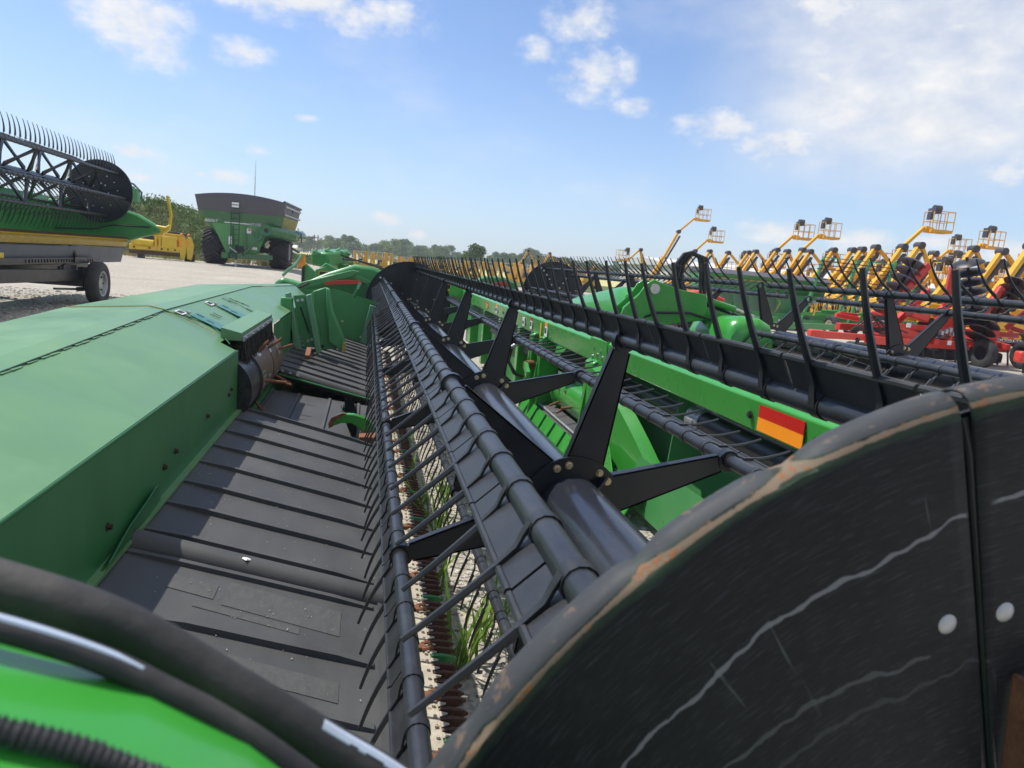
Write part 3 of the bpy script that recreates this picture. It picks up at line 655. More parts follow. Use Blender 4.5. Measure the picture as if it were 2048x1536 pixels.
    # belt joint: rolled overlap and the front run of belt
    jr = MB(); vs = []
    jr.tube([(-.785, 2.655, zb(-.785)-.012), (.115, 2.655, zb(.115)-.012)], .055, 20).build('belt_joint_roll', 'belt', h)
    b2 = deck(.48, 2.60)
    slat(b2, 2.565, hh=.016); slat(b2, 2.17, -.60); slat(b2, 1.85); slat(b2, 1.52); slat(b2, 1.2)
    b3 = deck(6.78, 10.70)
    y = 6.95
    while y < 10.65: slat(b3, y); y += .305
    # scuffed patches where the crop has worn the front belt to its weave
    for (xa, xb, ya, yb) in ((-.42, -.03, 2.30, 2.47), (-.50, -.16, 2.245, 2.285), (-.36, -.02, 1.93, 2.03), (-.30, -.02, 1.62, 1.80), (-.60, -.45, 2.32, 2.42)):
        MB().plate([(xa, ya-.1*xa, zb(xa)+.0018), (xb, ya-.1*xb, zb(xb)+.0018), (xb, yb-.1*xb, zb(xb)+.0018), (xa, yb-.1*xa, zb(xa)+.0018)], .003).build('worn_patch', 'belt_worn', b2)
    MB().tube([(-.40, 2.640, zb(-.40)+.042), (-.385, 2.632, zb(-.385)+.044), (-.372, 2.640, zb(-.372)+.042)], [.006, .011, .005], 8, flat=.3).build('bird_dropping', 'white_paint', h)
    ch = MB(); rgc = random.Random(77)
    for k in range(420):
        x = rgc.uniform(-.74, .10); y = rgc.choice((rgc.uniform(.9, 2.6), rgc.uniform(2.75, 4.9), rgc.uniform(6.9, 10.5))); l = rgc.uniform(.002, .007)*(2.5 if rgc.random() < .08 else 1)
        ch.box((x, y, zb(x)+.005), (l, rgc.uniform(.0015, .003), .001), Matrix.Rotation(rgc.uniform(0, 3.1), 3, 'Z'))
    ch.build('chaff', 'cream_worn', h, kind='stuff')
    # centre deck, belt running to the drum
    cz = lambda x: .36+(x+.95)*(.22-.36)/1.05
    MB().plate([(-1.15, 4.99, cz(-1.15)), (.10, 4.99, cz(.10)), (.10, 6.68, cz(.10)), (-1.15, 6.68, cz(-1.15))], .004).build('feed_belt', 'belt', h)
    for x in (-.78, -.55, -.28, -.02): MB().beam((x, 5.02, cz(x)+.008), (x, 6.64, cz(x)+.008), .022, .02).build('feed_belt_slat', 'belt', h)
    MB().prism([(-.80, .50), (.12, .255), (.12, .16), (-.80, .3)], 'y', 4.965, 4.985).build('deck_side', 'black_paint', h)
    MB().plate([(-.86, 6.69, .50), (-.86, 6.74, .50), (.10, 6.74, .27), (.10, 6.69, .27)], .01).build('deck_edge', 'green_wall_shaded', h)
    MB().tube([(-.80, 6.77, zb(-.80)-.04), (.11, 6.77, zb(.11)-.04)], .05, 16).build('deck_roller', 'rubber', h)
    for k in range(3): MB().bolt((-.72+.07*k, 6.71, .505-.018*k), (0, 0, 1), .012, .012).build('bolt', 'zinc', h)
    MB().prism([(-1.05, .36), (-.80, .36), (-.80, .62), (-.86, .56), (-1.0, .42)], 'y', 6.68, 6.70).build('throat_plate', 'rust_dark', h)
    # green hooked deflector with brown worn edge, and its brush
    hk = [(-.22, .385), (-.20, .42), (-.13, .455), (-.04, .455), (.04, .43), (.10, .385), (.13, .33), (.02, .315), (.0, .35), (-.06, .385), (-.13, .385), (-.19, .36)]
    MB().prism(hk, 'y', 5.24, 5.29).build('deflector', 'green_new', h, bevel=.008)
    MB().prism([(-.225, .38), (-.205, .425), (-.13, .462), (-.09, .462), (-.14, .43), (-.19, .395), (-.19, .36), (-.22, .345)], 'y', 5.232, 5.24).build('deflector_wear', 'rust', h)
    MB().box((.06, 5.16, .30), (.12, .14, .05)).build('deflector_foot', 'rust', h, bevel=.006)
    br = MB()
    for k in range(260):
        y = 5.33+.5*(k/260); x = -.04+rg.uniform(-.02, .02); br.tube([(x, y, .26), (x-.05+rg.gauss(0, .02), y+rg.gauss(0, .01), .44+rg.uniform(-.02, .03))], .003, 3, cap=False)
    br.build('brush_bristles', 'brush', h, kind='stuff')
    # bolts on the back sheet
    for (y, z) in ((4.62, .72), (4.55, .70), (3.95, .70), (3.30, .685), (3.12, .665), (2.45, .66), (1.8, .66)):
        MB().bolt((-.80, y, z), (1, 0, 0), .010, .012).build('bolt', 'dark_bolt', h)
    MB().beam((-.785, 1.2, .548), (-.785, 4.86, .535), .03, .012).build('deck_angle', 'green_faded', h)
    # cover of the belt tensioner, bent outwards
    MB().plate([(-.79, 2.35, .54), (-.79, 3.05, .54), (-.775, 2.95, .64), (-.775, 2.6, .60), (-.76, 2.35, .575)], .004).build('tensioner_flap', 'green_wall_shaded', h)
    for y, m in ((.6, .002), (2.5, .0)): pass
    # ---- poly skirt, cutter bar, guards
    MB().plate([(.105, .5, .302), (.225, .5, .250), (.225, 10.75, .250), (.105, 10.75, .302)], .012).build('poly_skirt', 'belt', h)
    cb = MB().box((.268, 5.65, .228), (.045, 10.2, .014)).build('cutter_bar', 'cream_worn', h, bevel=.003)
    gm = MB(); vs = []                                        # a forged double-walled guard with a pointed tip
    for (x, w, z0, z1) in ((.0, .008, -.018, .010), (.03, .0105, -.02, .014), (.066, .0085, -.016, .011), (.092, .0014, -.004, .003)):
        vs += [(x, -w, z0), (x, w, z0), (x, w*.8, z1), (x, -w*.8, z1)]
    gm.add(vs, [(4*i+k, 4*i+(k+1) % 4, 4*i+4+(k+1) % 4, 4*i+4+k) for i in range(3) for k in range(4)]+[(3, 2, 1, 0), (12, 13, 14, 15)])
    gme = gm.mesh('knife_guard', 30); gme.materials.append(M['rust_dark']); gm2 = gme.copy(); gm2.materials.clear(); gm2.materials.append(M['green'])
    km = MB().prism([(.0, -.014), (.026, -.003), (.026, .003), (.0, .014)], 'z', 0, .003).mesh('knife_section')
    rgk = random.Random(4); y = .75; k = 0; kn = MB()
    while y < 10.7:
        o = inst('knife_guard', gm2 if k % 9 == 4 else gme, cb, (.292, y, .228+rgk.gauss(0, .001)), (0, R(4)+rgk.gauss(0, .02), rgk.gauss(0, .03)))
        m3 = Matrix.Translation((.288, y+.022, .2365)); b = len(kn.v); kn.v += [tuple(m3 @ v.co) for v in km.vertices]; kn.f += [tuple(b+i for i in p.vertices) for p in km.polygons]
        kn.tube([(.274, y+.012, .234), (.274, y+.012, .244)], .006, 6)
        y += .0508; k += 1
    kn.build('knife_sections', 'cream_worn', cb, kind='stuff')
    cm = MB(); cm.plate([(-.055, -.018, .012), (.01, -.016, .018), (.01, .016, .018), (-.055, .018, .012)], .008)
    cm.tube([(.0, -.02, .012), (.022, -.02, .022), (.038, -.012, .016), (.038, .012, .016), (.022, .02, .022), (.0, .02, .012)], .007, 6); cm.bolt((-.035, 0, .012), (0, 0, 1), .010, .014); cm.bolt((-.045, .03, .008), (0, 0, 1), .008, .012)
    cme = cm.mesh('hold_down_clip'); cme.materials.append(M['rust'])
    gp = MB().box((0, 0, 0), (.055, .14, .006)).mesh('green_plate'); gp.materials.append(M['green_new'])
    bo = MB().bolt((0, 0, 0), (0, 0, 1), .010, .014).mesh('bolt'); bo.materials.append(M['rust'])
    y = .9; k = 0
    while y < 10.6:
        inst('hold_down_clip', cme, cb, (.258, y, .232), (0, R(12), rgk.gauss(0, .06)))
        if k % 3 != 1: inst('mounting_plate', gp, cb, (.215, y+.17, .262), (0, R(20), 0))
        for q in (.10, .20): inst('bolt', bo, cb, (.215+rgk.uniform(-.008, .008), y+q, .264), (0, R(18), 0))
        y += .295; k += 1
    # underside: unseen dark box added to block light, skid shoes on the gravel
    MB().box((-.35, 5.6, .14), (.7, 10.0, .08)).build('light_block_box', 'black_paint', h)
    for y in (1.2, 4.2, 7.2, 10.2): MB().prism([(.24, .20), (-.5, .12), (-.45, -.012), (-.05, -.012), (.16, .07)], 'y', y-.12, y+.12).build('skid_shoe', 'black_plastic', h)
    MB().prism([(-1.86, .40), (-.80, .40), (-.80, .2), (-1.86, .2)], 'y', -.4, 10.6).build('frame_tube', 'green_wall_shaded', h)
    for y in (1.5, 5.7, 10.0): MB().box((-1.5, y, .155), (.12, .12, .35)).build('stand_leg', 'black_paint', h)
    # ---- far end: mount bracket standing over the belt
    for (x, w) in ((-.84, .05), (-.62, .06)):
        MB().prism([(x-.04, 1.12), (x+w-.04, 1.14), (x+.16, .50), (x+.10, .46)], 'y', 8.22, 8.36).build('bracket_channel', 'green_pale', h, bevel=.008)
    MB().prism([(-.80, 1.10), (-.66, 1.12), (-.52, .56), (-.66, .52)], 'y', 8.32, 8.335).build('slotted_plate', 'green', h)
    MB().tube([(-.715, 8.315, .98), (-.615, 8.315, .70)], .022, 10, flat=.3).build('slot', 'decal_black', h)
    for p in ((-.75, 1.05), (-.70, 1.06), (-.58, .62), (-.62, .60)): MB().bolt((p[0], 8.32, p[1]), (0, -1, 0), .012, .012).build('bolt', 'zinc', h)
    MB().prism([(-.60, 1.16), (-.45, 1.22), (-.40, .95), (-.30, .52), (-.50, .50)], 'y', 8.38, 8.44).build('bracket_cheek', 'green', h, bevel=.012)
    MB().prism([(-.45, 1.22), (-.41, 1.20), (-.36, .95), (-.20, .60), (-.235, .50), (-.40, .60)], 'y', 8.30, 8.46).build('bracket_wing', 'green', h, bevel=.02)
    MB().prism([(-.235, .62), (-.20, .61), (-.205, .50), (-.25, .50)], 'y', 8.26, 8.34).build('bracket_tip', 'yellow_worn', h, bevel=.008)
    MB().beam((-.60, 8.2, .47), (-.45, 8.3, .56), .03, .03).build('bracket_stay', 'black_paint', h)
    MB().box((-.56, 7.6, .56), (.05, .22, .05), Matrix.Rotation(R(15), 3, 'X')).build('stop_bar', 'rust', h, bevel=.004)
    MB().box((-.86, 8.28, .80), (.12, .20, .56)).build('bracket_foot', 'green', h, bevel=.01)
    # ---- far end panel, divider and reel arm
    MB().prism([(-1.03, .35), (-1.03, 1.04), (-.60, 1.07), (.02, .93), (.20, .80), (.20, .30), (-.05, .28)], 'y', 10.84, 10.86).build('end_panel', 'green', h)
    MB().prism([(-.06, .30), (.08, .30), (.20, .86), (.06, .90)], 'y', 10.74, 10.83).build('end_post', 'green_pale', h, bevel=.01)
    for (x, z) in ((-.62, .95), (-.33, .62), (-.32, .36), (-.05, .40), (-.5, .65)): MB().bolt((x, 10.84, z), (0, -1, 0), .013, .012).build('bolt', 'zinc', h)
    MB().prism([(-1.05, 1.06), (-.95, 1.14), (-.55, 1.27), (-.22, 1.38), (-.12, 1.36), (-.22, 1.28), (-.6, 1.15), (-.95, 1.02)], 'y', 11.0, 11.12).build('reel_arm_beam', 'green', h, bevel=.012)
    MB().prism([(-1.3, .95), (-1.38, 1.08), (-1.25, 1.18), (-.95, 1.12), (-.6, 1.30), (-.20, 1.46), (.10, 1.44), (.45, 1.30), (.75, 1.05), (.85, .7), (.6, .35), (-1.2, .35)], 'y', 11.25, 11.45).build('crop_divider', 'green', h, bevel=.05)
    MB().prism([(-.10, .95), (.30, 1.10), (.55, .95), (.5, .6), (.0, .6)], 'y', 11.20, 11.255).build('divider_ribs', 'green_pale', h, bevel=.01)
    MB().prism([(-.62, 1.135), (-.60, 1.185), (-.30, 1.225), (-.12, 1.235), (-.06, 1.19), (-.12, 1.185), (-.32, 1.165)], 'y', 10.90, 10.93).build('safety_stop', 'red_bright', h)
    MB().tube([(-.10, 10.88, 1.20), (-.14, 10.88, 1.10), (-.20, 10.88, .98)], .022, 8).build('lift_cylinder', 'green', h)
    MB().tube([(-.09, 10.87, 1.20), (-.125, 10.87, 1.11)], .014, 8).build('cylinder_rod', 'zinc', h)
    MB().beam((-.50, 10.95, 1.06), (.30, 10.95, .88), .10, .05).build('arm_rail', 'green', h)
    MB().tube([(-.98, 10.7, 1.06), (-.80, 11.1, 1.16), (.1, 11.05, 1.2)], .016, 8).build('hydraulic_hose', 'rubber', h)
    # reel arms to the axle at both ends
    MB().beam((-.2, 11.10, 1.3), (CX, 11.10, CZ), .06, .12, up=(0, 1, 0)).build('reel_arm_beam', 'green', h)
    # ---- near end: reel arm below the camera, with hoses on it
    nb = MB(); vs = []; n = 16
    path = [(-.62, .27, 1.51), (-.40, .27, 1.488), (-.14, .27, 1.450), (-.08, .27, 1.430), (-.04, .27, 1.405), (-.01, .27, 1.378), (.05, .27, 1.31), (.12, .28, 1.24), (.34, .33, 1.10), (.628, .35, .934)]
    prof = [(-.10, -.16), (-.10, -.035), (-.085, -.012), (-.055, 0), (.03, 0), (.052, -.010), (.062, -.030), (.062, -.16)]
    for p in path:
        for (a, b) in prof: vs.append((p[0], p[1]+a, p[2]+b))
    k = len(prof); nb.add(vs, [(i*k+j, i*k+(j+1) % k, (i+1)*k+(j+1) % k, (i+1)*k+j) for i in range(len(path)-1) for j in range(k)]+[tuple(range(k)), tuple((len(path)-1)*k+j for j in range(k-1, -1, -1))])
    nb.build('reel_arm_beam', 'green_new', h, ang=60)
    def smooth(pts, n=8):
        pts = [Vector(p) for p in pts]; out = []
        for i in range(len(pts)-1):
            p0, p1, p2, p3 = pts[max(i-1, 0)], pts[i], pts[i+1], pts[min(i+2, len(pts)-1)]
            for q in range(n):
                t = q/n; out.append(.5*((2*p1)+(p2-p0)*t+(2*p0-5*p1+4*p2-p3)*t*t+(3*p1-p0-3*p2+p3)*t**3))
        return out+[pts[-1]]
    hose1 = smooth([(-.40, .39, 1.480), (-.30, .375, 1.473), (-.22, .365, 1.462), (-.1647, .36, 1.4485), (-.1131, .36, 1.4273), (-.0617, .36, 1.3924), (-.0094, .36, 1.3545), (.033, .36, 1.3237), (.12, .36, 1.25), (.35, .37, 1.10)])
    MB().tube(hose1, .0120, 20).build('hydraulic_hose', 'rubber', h)
    hose2 = smooth([(-.40, .30, 1.505), (-.26, .30, 1.490), (-.19, .30, 1.475), (-.1378, .30, 1.4590), (-.101, .30, 1.4440), (-.0757, .30, 1.4290), (-.051, .30, 1.4130), (-.0182, .30, 1.3860), (.07, .30, 1.305), (.2, .31, 1.20)])
    MB().tube(hose2, .0056, 16).build('hydraulic_hose', 'rubber', h)
    tp = [p+Vector((.003, -.002, .0078)) for p in hose1[47:62]]
    MB().tube(tp, .0048, 10).build('hose_tape', 'tape_blue', h)
    for i in (50, 52, 53, 56): MB().tube([hose1[i]+Vector((.003, -.0055, .0108)), hose1[i+1]+Vector((.003, -.0055, .0108))], .0008, 5).build('tape_print', 'decal_black', h)
    st = [p+Vector((0, -.001, .0042)) for p in hose2[16:38]]
    MB().tube(st, .0022, 6).build('hose_marking', 'tape_blue', h)
    con = smooth([(-.40, .25, 1.495), (-.16, .25, 1.461), (-.115, .25, 1.4475), (-.085, .25, 1.436), (-.05, .25, 1.415), (-.02, .25, 1.391), (.05, .25, 1.314), (.2, .29, 1.19)], 40)
    mb = MB(); acc = 0; rs = []
    for i, p in enumerate(con):
        if i: acc += (con[i]-con[i-1]).length
        rs.append(.0043+.0006*(1 if (acc/.0030) % 1 < .55 else -1))
    mb.tube(con, rs, 14); mb.build('corrugated_conduit', 'black_plastic', h, ang=25)
near_header()
# ================================================================ new draper header standing behind the first one
def emblem(parent, c, w, axis='y'):
    # dark rounded badge with a yellow rim and a leaping deer
    x, y, z = c; hgt = w*.92
    sh = [(-.5, .5), (.5, .5), (.5, -.12), (.30, -.44), (0, -.5), (-.30, -.44), (-.5, -.12)]
    b = MB().prism([(x+a*w, z+q*hgt) for a, q in sh], 'y', y-.004, y).build('badge', 'yellow', parent)
    MB().prism([(x+a*w*.9, z+q*hgt*.9) for a, q in sh], 'y', y-.007, y-.004).build('badge_field', 'decal_black', b)
    deer = [(-.36, -.05), (-.25, .06), (-.05, .08), (.08, .14), (.13, .30), (.05, .42), (.10, .44), (.16, .34), (.26, .42), (.22, .30), (.30, .22), (.34, .18), (.22, .14), (.18, .02), (.30, -.10), (.33, -.22), (.27, -.20), (.24, -.12), (.10, -.08), (-.10, -.10), (-.22, -.16), (-.30, -.30), (-.38, -.34), (-.34, -.26), (-.30, -.12)]
    MB().prism([(x+a*w, z+q*hgt) for a, q in deer], 'y', y-.010, y-.007).build('badge_deer', 'yellow', b)
H2 = thing('draper_header', 'bright new green draper header with orange and red reflectors on its rear beam', 'harvester header', (3.0, 7.5, 0))
def second_header():
    h = H2; cx, cz = 3.70, 1.17
    bats = [(110, 152, .32, .085), (50, 40, .26, .03), (170, 232, .26, .015), (230, 285, .26, .03), (290, 300, .26, .03), (350, 330, .26, .03)]
    reel(h, cx, cz, 1.6, 14.1, bats, [2.6, 4.32, 5.98, 7.7, 9.3, 10.9, 12.5], 2.9, 9.5, tubes=[(1.6, 5.85), (6.35, 14.1)], pitch=.17, plates=False, broad=.0105, phase=.11, rb=.024)
    f = MB().lathe([(0, 14.12), (.3, 14.12), (.625, 14.125), (.642, 14.11), (.642, 14.07), (.638, 14.07), (.636, 14.105), (.0, 14.11)], 64, (cx, cz)).build('end_shield', 'black_paint', h)
    bl = MB()
    for k in range(6):
        for r in (.18, .30, .40, .5, .57):
            a = R(37+60*k+r*40); bl.bolt((cx+r*math.cos(a), 14.10, cz+r*math.sin(a)), (0, -1, 0), .015, .014)
        a = R(50+60*k)
        MB().beam((cx+.1*math.cos(a), 14.096, cz+.1*math.sin(a)), (cx+.58*math.cos(a), 14.096, cz+.58*math.sin(a)), .06, .02, up=(0, 1, 0), w2=.025).build('shield_rib', 'black_paint', f)
    bl.build('shield_bolts', 'zinc', f)
    # rear frame
    MB().prism([(1.86, .915), (1.84, 1.09), (1.87, 1.115), (2.06, 1.115), (2.06, .915)], 'y', 5.62, 14.0).build('top_beam', 'green_new', h, bevel=.008)
    MB().prism([(1.86, .945), (1.84, 1.10), (1.87, 1.125), (2.06, 1.125), (2.06, .945)], 'y', .6, 5.20).build('top_beam', 'green_new', h, bevel=.008)
    MB().prism([(1.85, .90), (1.83, 1.12), (1.87, 1.14), (2.08, 1.14), (2.08, .90)], 'y', 5.20, 5.62).build('beam_joint', 'green_new', h, bevel=.01)
    for k, (y, z) in enumerate(((5.30, .98), (5.34, 1.03), (5.42, .99), (5.50, 1.04), (5.55, .96))): MB().bolt((1.842, y, z), (-1, 0, 0), .012, .01).build('bolt', 'zinc', h)
    for y in (9.6, 10.2, 11.0, 11.9): MB().bolt((1.848, y, 1.0), (-1, 0, 0), .014, .006).build('bolt', 'decal_black', h)
    # decals and reflectors on the beam
    def reflector(y0, y1, z0, z1, x=1.838):
        zm = z0+(z1-z0)*.52
        o = MB().box((x, (y0+y1)/2, (z0+zm)/2), (.004, y1-y0, zm-z0)).build('reflector', 'orange_reflector', h)
        MB().box((x, (y0+y1)/2, (zm+z1)/2+.001), (.004, y1-y0, z1-zm)).build('reflector_band', 'red_reflector', o)
        return o
    reflector(2.62, 2.98, .965, 1.085); reflector(9.15, 9.27, .98, 1.09, 1.845); reflector(10.9, 11.05, .97, 1.09, 1.845)
    for y in (3.06, 2.54): MB().bolt((1.842, y, 1.02), (-1, 0, 0), .014, .010).build('rubber_plug', 'decal_black', h)
    def decal(y, z, w, hh, top='orange_reflector'):
        o = MB().box((1.843, y, z), (.003, w, hh)).build('warning_decal', 'white_paint', h)
        MB().box((1.841, y, z+hh*.36), (.003, w, hh*.26)).build('decal_band', top, o)
        MB().box((1.841, y+w*.1, z-hh*.1), (.003, w*.55, hh*.35)).build('decal_mark', 'decal_black', o)
    decal(7.15, 1.02, .11, .15); decal(7.85, 1.02, .10, .13, 'red_reflector'); decal(10.1, 1.02, .13, .12); decal(8.25, 1.0, .12, .10, 'white_paint')
    MB().box((1.843, 7.38, .99), (.003, .05, .15)).build('warning_decal', 'yellow', h)
    # posts beside the feeder opening
    for (y, w) in ((7.62, .16), (7.20, .12), (5.50, .20)):
        MB().prism([(1.80, .05), (1.80, .92), (1.86, .95), (2.02, .95), (2.02, .05)], 'y', y-w/2, y+w/2).build('frame_post', 'green_new', h, bevel=.012)
        MB().prism([(1.72, .05), (1.80, .75), (1.80, .05)], 'y', y-.008, y+.008).build('post_gusset', 'green_new', h)
        for z in (.25, .45, .65): MB().bolt((1.80, y+.02, z), (-1, 0, 0), .010, .01).build('bolt', 'zinc', h)
    MB().plate([(1.855, 6.38, .915), (1.855, 6.72, .915), (1.82, 6.66, .78), (1.82, 6.60, .78)], .006).build('lifting_lug', 'green_new', h)
    # dark rear shields and the opening
    MB().plate([(2.02, 5.62, .60), (2.02, 7.56, .60), (2.02, 7.56, .93), (2.02, 5.62, .93)], .006).build('rubber_curtain', 'black_plastic', h)
    MB().box((2.45, 6.5, .22), (1.0, 2.0, .02)).build('feed_floor', 'belt', h)
    MB().plate([(2.60, 5.4, .1), (2.60, 7.8, .1), (2.60, 7.8, .95), (2.60, 5.4, .95)], .01).build('rear_wall', 'black_paint', h)
    dm = MB().tube([(2.12, 5.62, .42), (2.12, 7.05, .42)], .20, 32).build('feed_drum', 'green_new', h)
    MB().lathe([(.19, 6.9), (.225, 6.92), (.225, 6.96), (.19, 6.98)], 28, (2.12, .42)).build('drum_band', 'green_new', dm)
    for (a, y) in ((205, 6.75), (212, 6.55), (235, 6.1), (190, 6.25), (222, 5.85)):
        c, s = math.cos(R(a)), math.sin(R(a)); MB().tube([(2.12+c*.19, y, .42+s*.19), (2.12+c*.30, y, .42+s*.30)], .012, 8).build('drum_finger', 'rust', dm)
    for (a, y) in ((165, 6.7), (160, 6.5), (150, 6.0), (170, 5.8)):
        c, s = math.cos(R(a)), math.sin(R(a)); MB().bolt((2.12+c*.20, y, .42+s*.20), (c, 0, s), .014, .02).build('bolt', 'zinc', dm)
    MB().plate([(1.72, 4.2, .06), (1.72, 7.6, .06), (1.80, 7.6, .22), (1.80, 4.2, .22)], .01).build('lower_lip', 'green_new', h)
    for k in range(9): MB().box((1.762, 4.5+k*.35, .145), (.06, .006, .17), Matrix.Rotation(R(27), 3, 'Y')).build('lip_joint', 'green_wall_shaded', h)
    MB().plate([(1.81, 4.2, .20), (1.81, 7.5, .20), (1.98, 7.5, .24), (1.98, 4.2, .24)], .006).build('lip_belt', 'belt', h)
    MB().tube([(1.84, 4.2, .235), (1.84, 7.5, .235)], .012, 8).build('lip_rod', 'galv', h)
    # back sheet of the far wing
    MB().plate([(1.98, 7.70, .12), (1.98, 14.0, .12), (1.98, 14.0, .93), (1.98, 7.70, .93)], .006).build('back_sheet', 'green', h)
    for y in (8.5, 9.8, 11.2, 12.6): MB().prism([(1.84, .06), (1.84, .92), (1.98, .92), (1.98, .06)], 'y', y-.07, y+.07).build('frame_post', 'green_new', h, bevel=.01)
    MB().plate([(1.90, 7.8, .62), (1.90, 10.8, .62), (1.97, 10.8, .90), (1.97, 7.8, .90)], .006).build('rubber_curtain', 'black_plastic', h)
    # near wing: curved end of the opening, side sheet, drive shaft in the hollow
    mb = MB(); vs = []; n = 12
    for i in range(n+1):
        t = i/n; a = R(180-100*t); y = 5.36-1.0*t; x = 1.93+.12*math.cos(a)+.0; z1 = .90-.52*t**1.6
        vs += [(x-.04, y, .08), (x-.04, y, z1), (x+.05, y-.03, z1+.015)]
    mb.add(vs, [(3*i+k, 3*i+3+k, 3*i+4+k, 3*i+1+k) for i in range(n) for k in range(2)])
    mb.build('side_skirt', 'green_new', h)
    MB().plate([(2.14, .6, .08), (2.14, 5.30, .08), (2.14, 5.30, .95), (2.14, .6, .95)], .006).build('back_sheet', 'green', h)
    MB().plate([(1.86, .6, .08), (1.86, 4.55, .08), (1.90, 4.55, .42), (1.90, .6, .50)], .006).build('lower_sheet', 'green', h)
    MB().tube([(2.02, 3.95, .80), (2.02, 5.25, .80)], .05, 18).build('drive_shaft', 'black_plastic', h)
    sg = MB().tube([(1.99, .8, .82), (1.99, 3.78, .82)], .072, 22).build('shaft_guard', 'black_plastic', h)
    MB().tube([(1.99, 3.74, .82), (1.99, 3.90, .82)], .080, 22).build('guard_collar', 'galv', sg, bevel=.006)
    for k in range(5): a = R(100+40*k); MB().box((1.99+.082*math.cos(a), 3.82, .82+.082*math.sin(a)), (.02, .10, .02)).build('collar_lug', 'galv', sg)
    MB().prism([(1.90, .5), (2.12, .5), (2.12, .94), (1.93, .94)], 'y', 4.02, 4.03).build('shaft_bulkhead', 'green', h)
    # big plate with oval holes below the post, hydraulic block
    pl = MB().plate([(1.70, 4.4, .02), (1.70, 5.35, .02), (1.78, 5.35, .42), (1.78, 4.75, .40), (1.72, 4.4, .2)], .01).build('side_plate', 'green_new', h)
    for (y, z) in ((4.6, .16), (4.9, .22), (5.15, .16), (4.75, .08)): MB().tube([(1.69+z*.2, y-.03, z), (1.69+z*.2, y+.03, z)], .03, 8, flat=.5).build('oval_hole', 'decal_black', pl)
    MB().tube([(1.75, 5.2, .48), (1.74, 5.1, .42), (1.74, 5.05, .34), (1.76, 4.95, .28)], .012, 8).build('hydraulic_line', 'rubber', h)
    for p in ((1.735, 5.14, .45), (1.73, 5.06, .37), (1.74, 4.98, .30)): MB().tube([p, (p[0], p[1]-.05, p[2]-.015)], .017, 8).build('fitting', 'galv', h)
    # hose bundle beside the far post
    for k in range(4):
        MB().tube([(1.82, 8.2-.05*k, .80), (1.70-.02*k, 8.1-.06*k, .72), (1.66-.01*k, 8.05-.05*k, .55), (1.72, 8.0-.05*k, .42), (1.82, 7.95, .38)], .018, 8).build('hydraulic_hose', 'rubber', h)
        MB().tube([(1.70-.02*k, 8.1-.06*k, .72), (1.75-.01*k, 8.12-.06*k, .76)], .024, 8).build('fitting', 'galv', h)
    MB().tube([(1.80, 7.45, .60), (1.72, 7.40, .60)], .05, 14).build('pivot_boss', 'rust', h); MB().beam((1.72, 7.42, .60), (1.66, 7.0, .55), .04, .07).build('pivot_link', 'green_new', h)
    # skid, stands
    for y in (2.0, 4.9, 7.4, 10.0, 13.0): MB().box((2.3, y, .06), (.6, .2, .15)).build('skid_shoe', 'black_plastic', h)
    MB().box((3.05, 7.3, .16), (1.0, 13.0, .04)).build('draper_belt', 'belt', h); MB().box((3.58, 7.3, .14), (.06, 13.0, .05)).build('cutter_bar', 'rust_dark', h)
    # centre reel arm: arch plates, arm to the axle, covers
    arch = [(2.22, .95), (2.14, 1.20), (2.20, 1.36), (2.32, 1.48), (2.38, 1.58), (2.45, 1.625), (2.53, 1.60), (2.72, 1.555), (2.96, 1.53), (2.98, 1.42), (2.96, 1.30), (2.66, 1.25), (2.50, 1.16), (2.38, 1.08), (2.34, .95)]
    for y in (5.90, 6.10): MB().prism(arch, 'y', y, y+.02).build('arch_plate', 'green_new', h, bevel=.006)
    MB().prism([(2.26, 1.0), (2.25, 1.35), (2.45, 1.55), (2.9, 1.48), (2.9, 1.34), (2.6, 1.22)], 'y', 5.93, 6.10).build('arch_core', 'green', h)
    MB().tube([(2.46, 5.88, 1.545), (2.46, 5.905, 1.545)], .045, 16).build('pivot_pin', 'zinc', h)
    MB().beam((2.90, 6.02, 1.38), (3.30, 6.05, 1.30), .12, .14, w2=.12, h2=.11).build('reel_arm_beam', 'green_new', h, bevel=.01)
    MB().beam((3.26, 6.06, 1.32), (3.70, 6.10, 1.17), .10, .16).build('axle_hanger', 'black_paint', h, bevel=.008)
    MB().tube([(2.92, 5.95, 1.50), (3.3, 6.0, 1.42)], .03, 10).build('lift_cylinder', 'green_new', h); MB().tube([(3.3, 6.0, 1.42), (3.52, 6.02, 1.36)], .018, 8).build('cylinder_rod', 'zinc', h)
    def hood(name, y0, y1, x0, z0, w0, hh0, x1, z1, w1, hh1, m):
        sec = [(-.5, -.5), (-.5, .15), (-.40, .40), (-.2, .5), (.2, .5), (.40, .40), (.5, .15), (.5, -.5)]; vs = []; st = [(0, .45), (.05, .8), (.15, 1), (.85, 1), (.95, .88), (1, .6)]
        for t, k in st:
            y = y0+(y1-y0)*t; x = x0+(x1-x0)*t; z = z0+(z1-z0)*t; w = (w0+(w1-w0)*t); hh = hh0+(hh1-hh0)*t
            for a, b in sec: vs.append((x+a*w*(.7+.3*k), y, z+(b if b < 0 else b*k)*hh))
        n = 8; mb = MB(); mb.add(vs, [(i*n+k, i*n+(k+1) % n, (i+1)*n+(k+1) % n, (i+1)*n+k) for i in range(len(st)-1) for k in range(n)]+[tuple(range(n)), tuple((len(st)-1)*n+k for k in range(n-1, -1, -1))])
        return mb.build(name, m, h, ang=50)
    hood('gearbox_cover', 8.15, 6.12, 2.42, 1.17, .30, .30, 2.42, 1.37, .36, .40, 'green_new')
    MB().box((2.42, 7.1, 1.08), (.22, 1.9, .16)).build('cover_base', 'green_new', h)
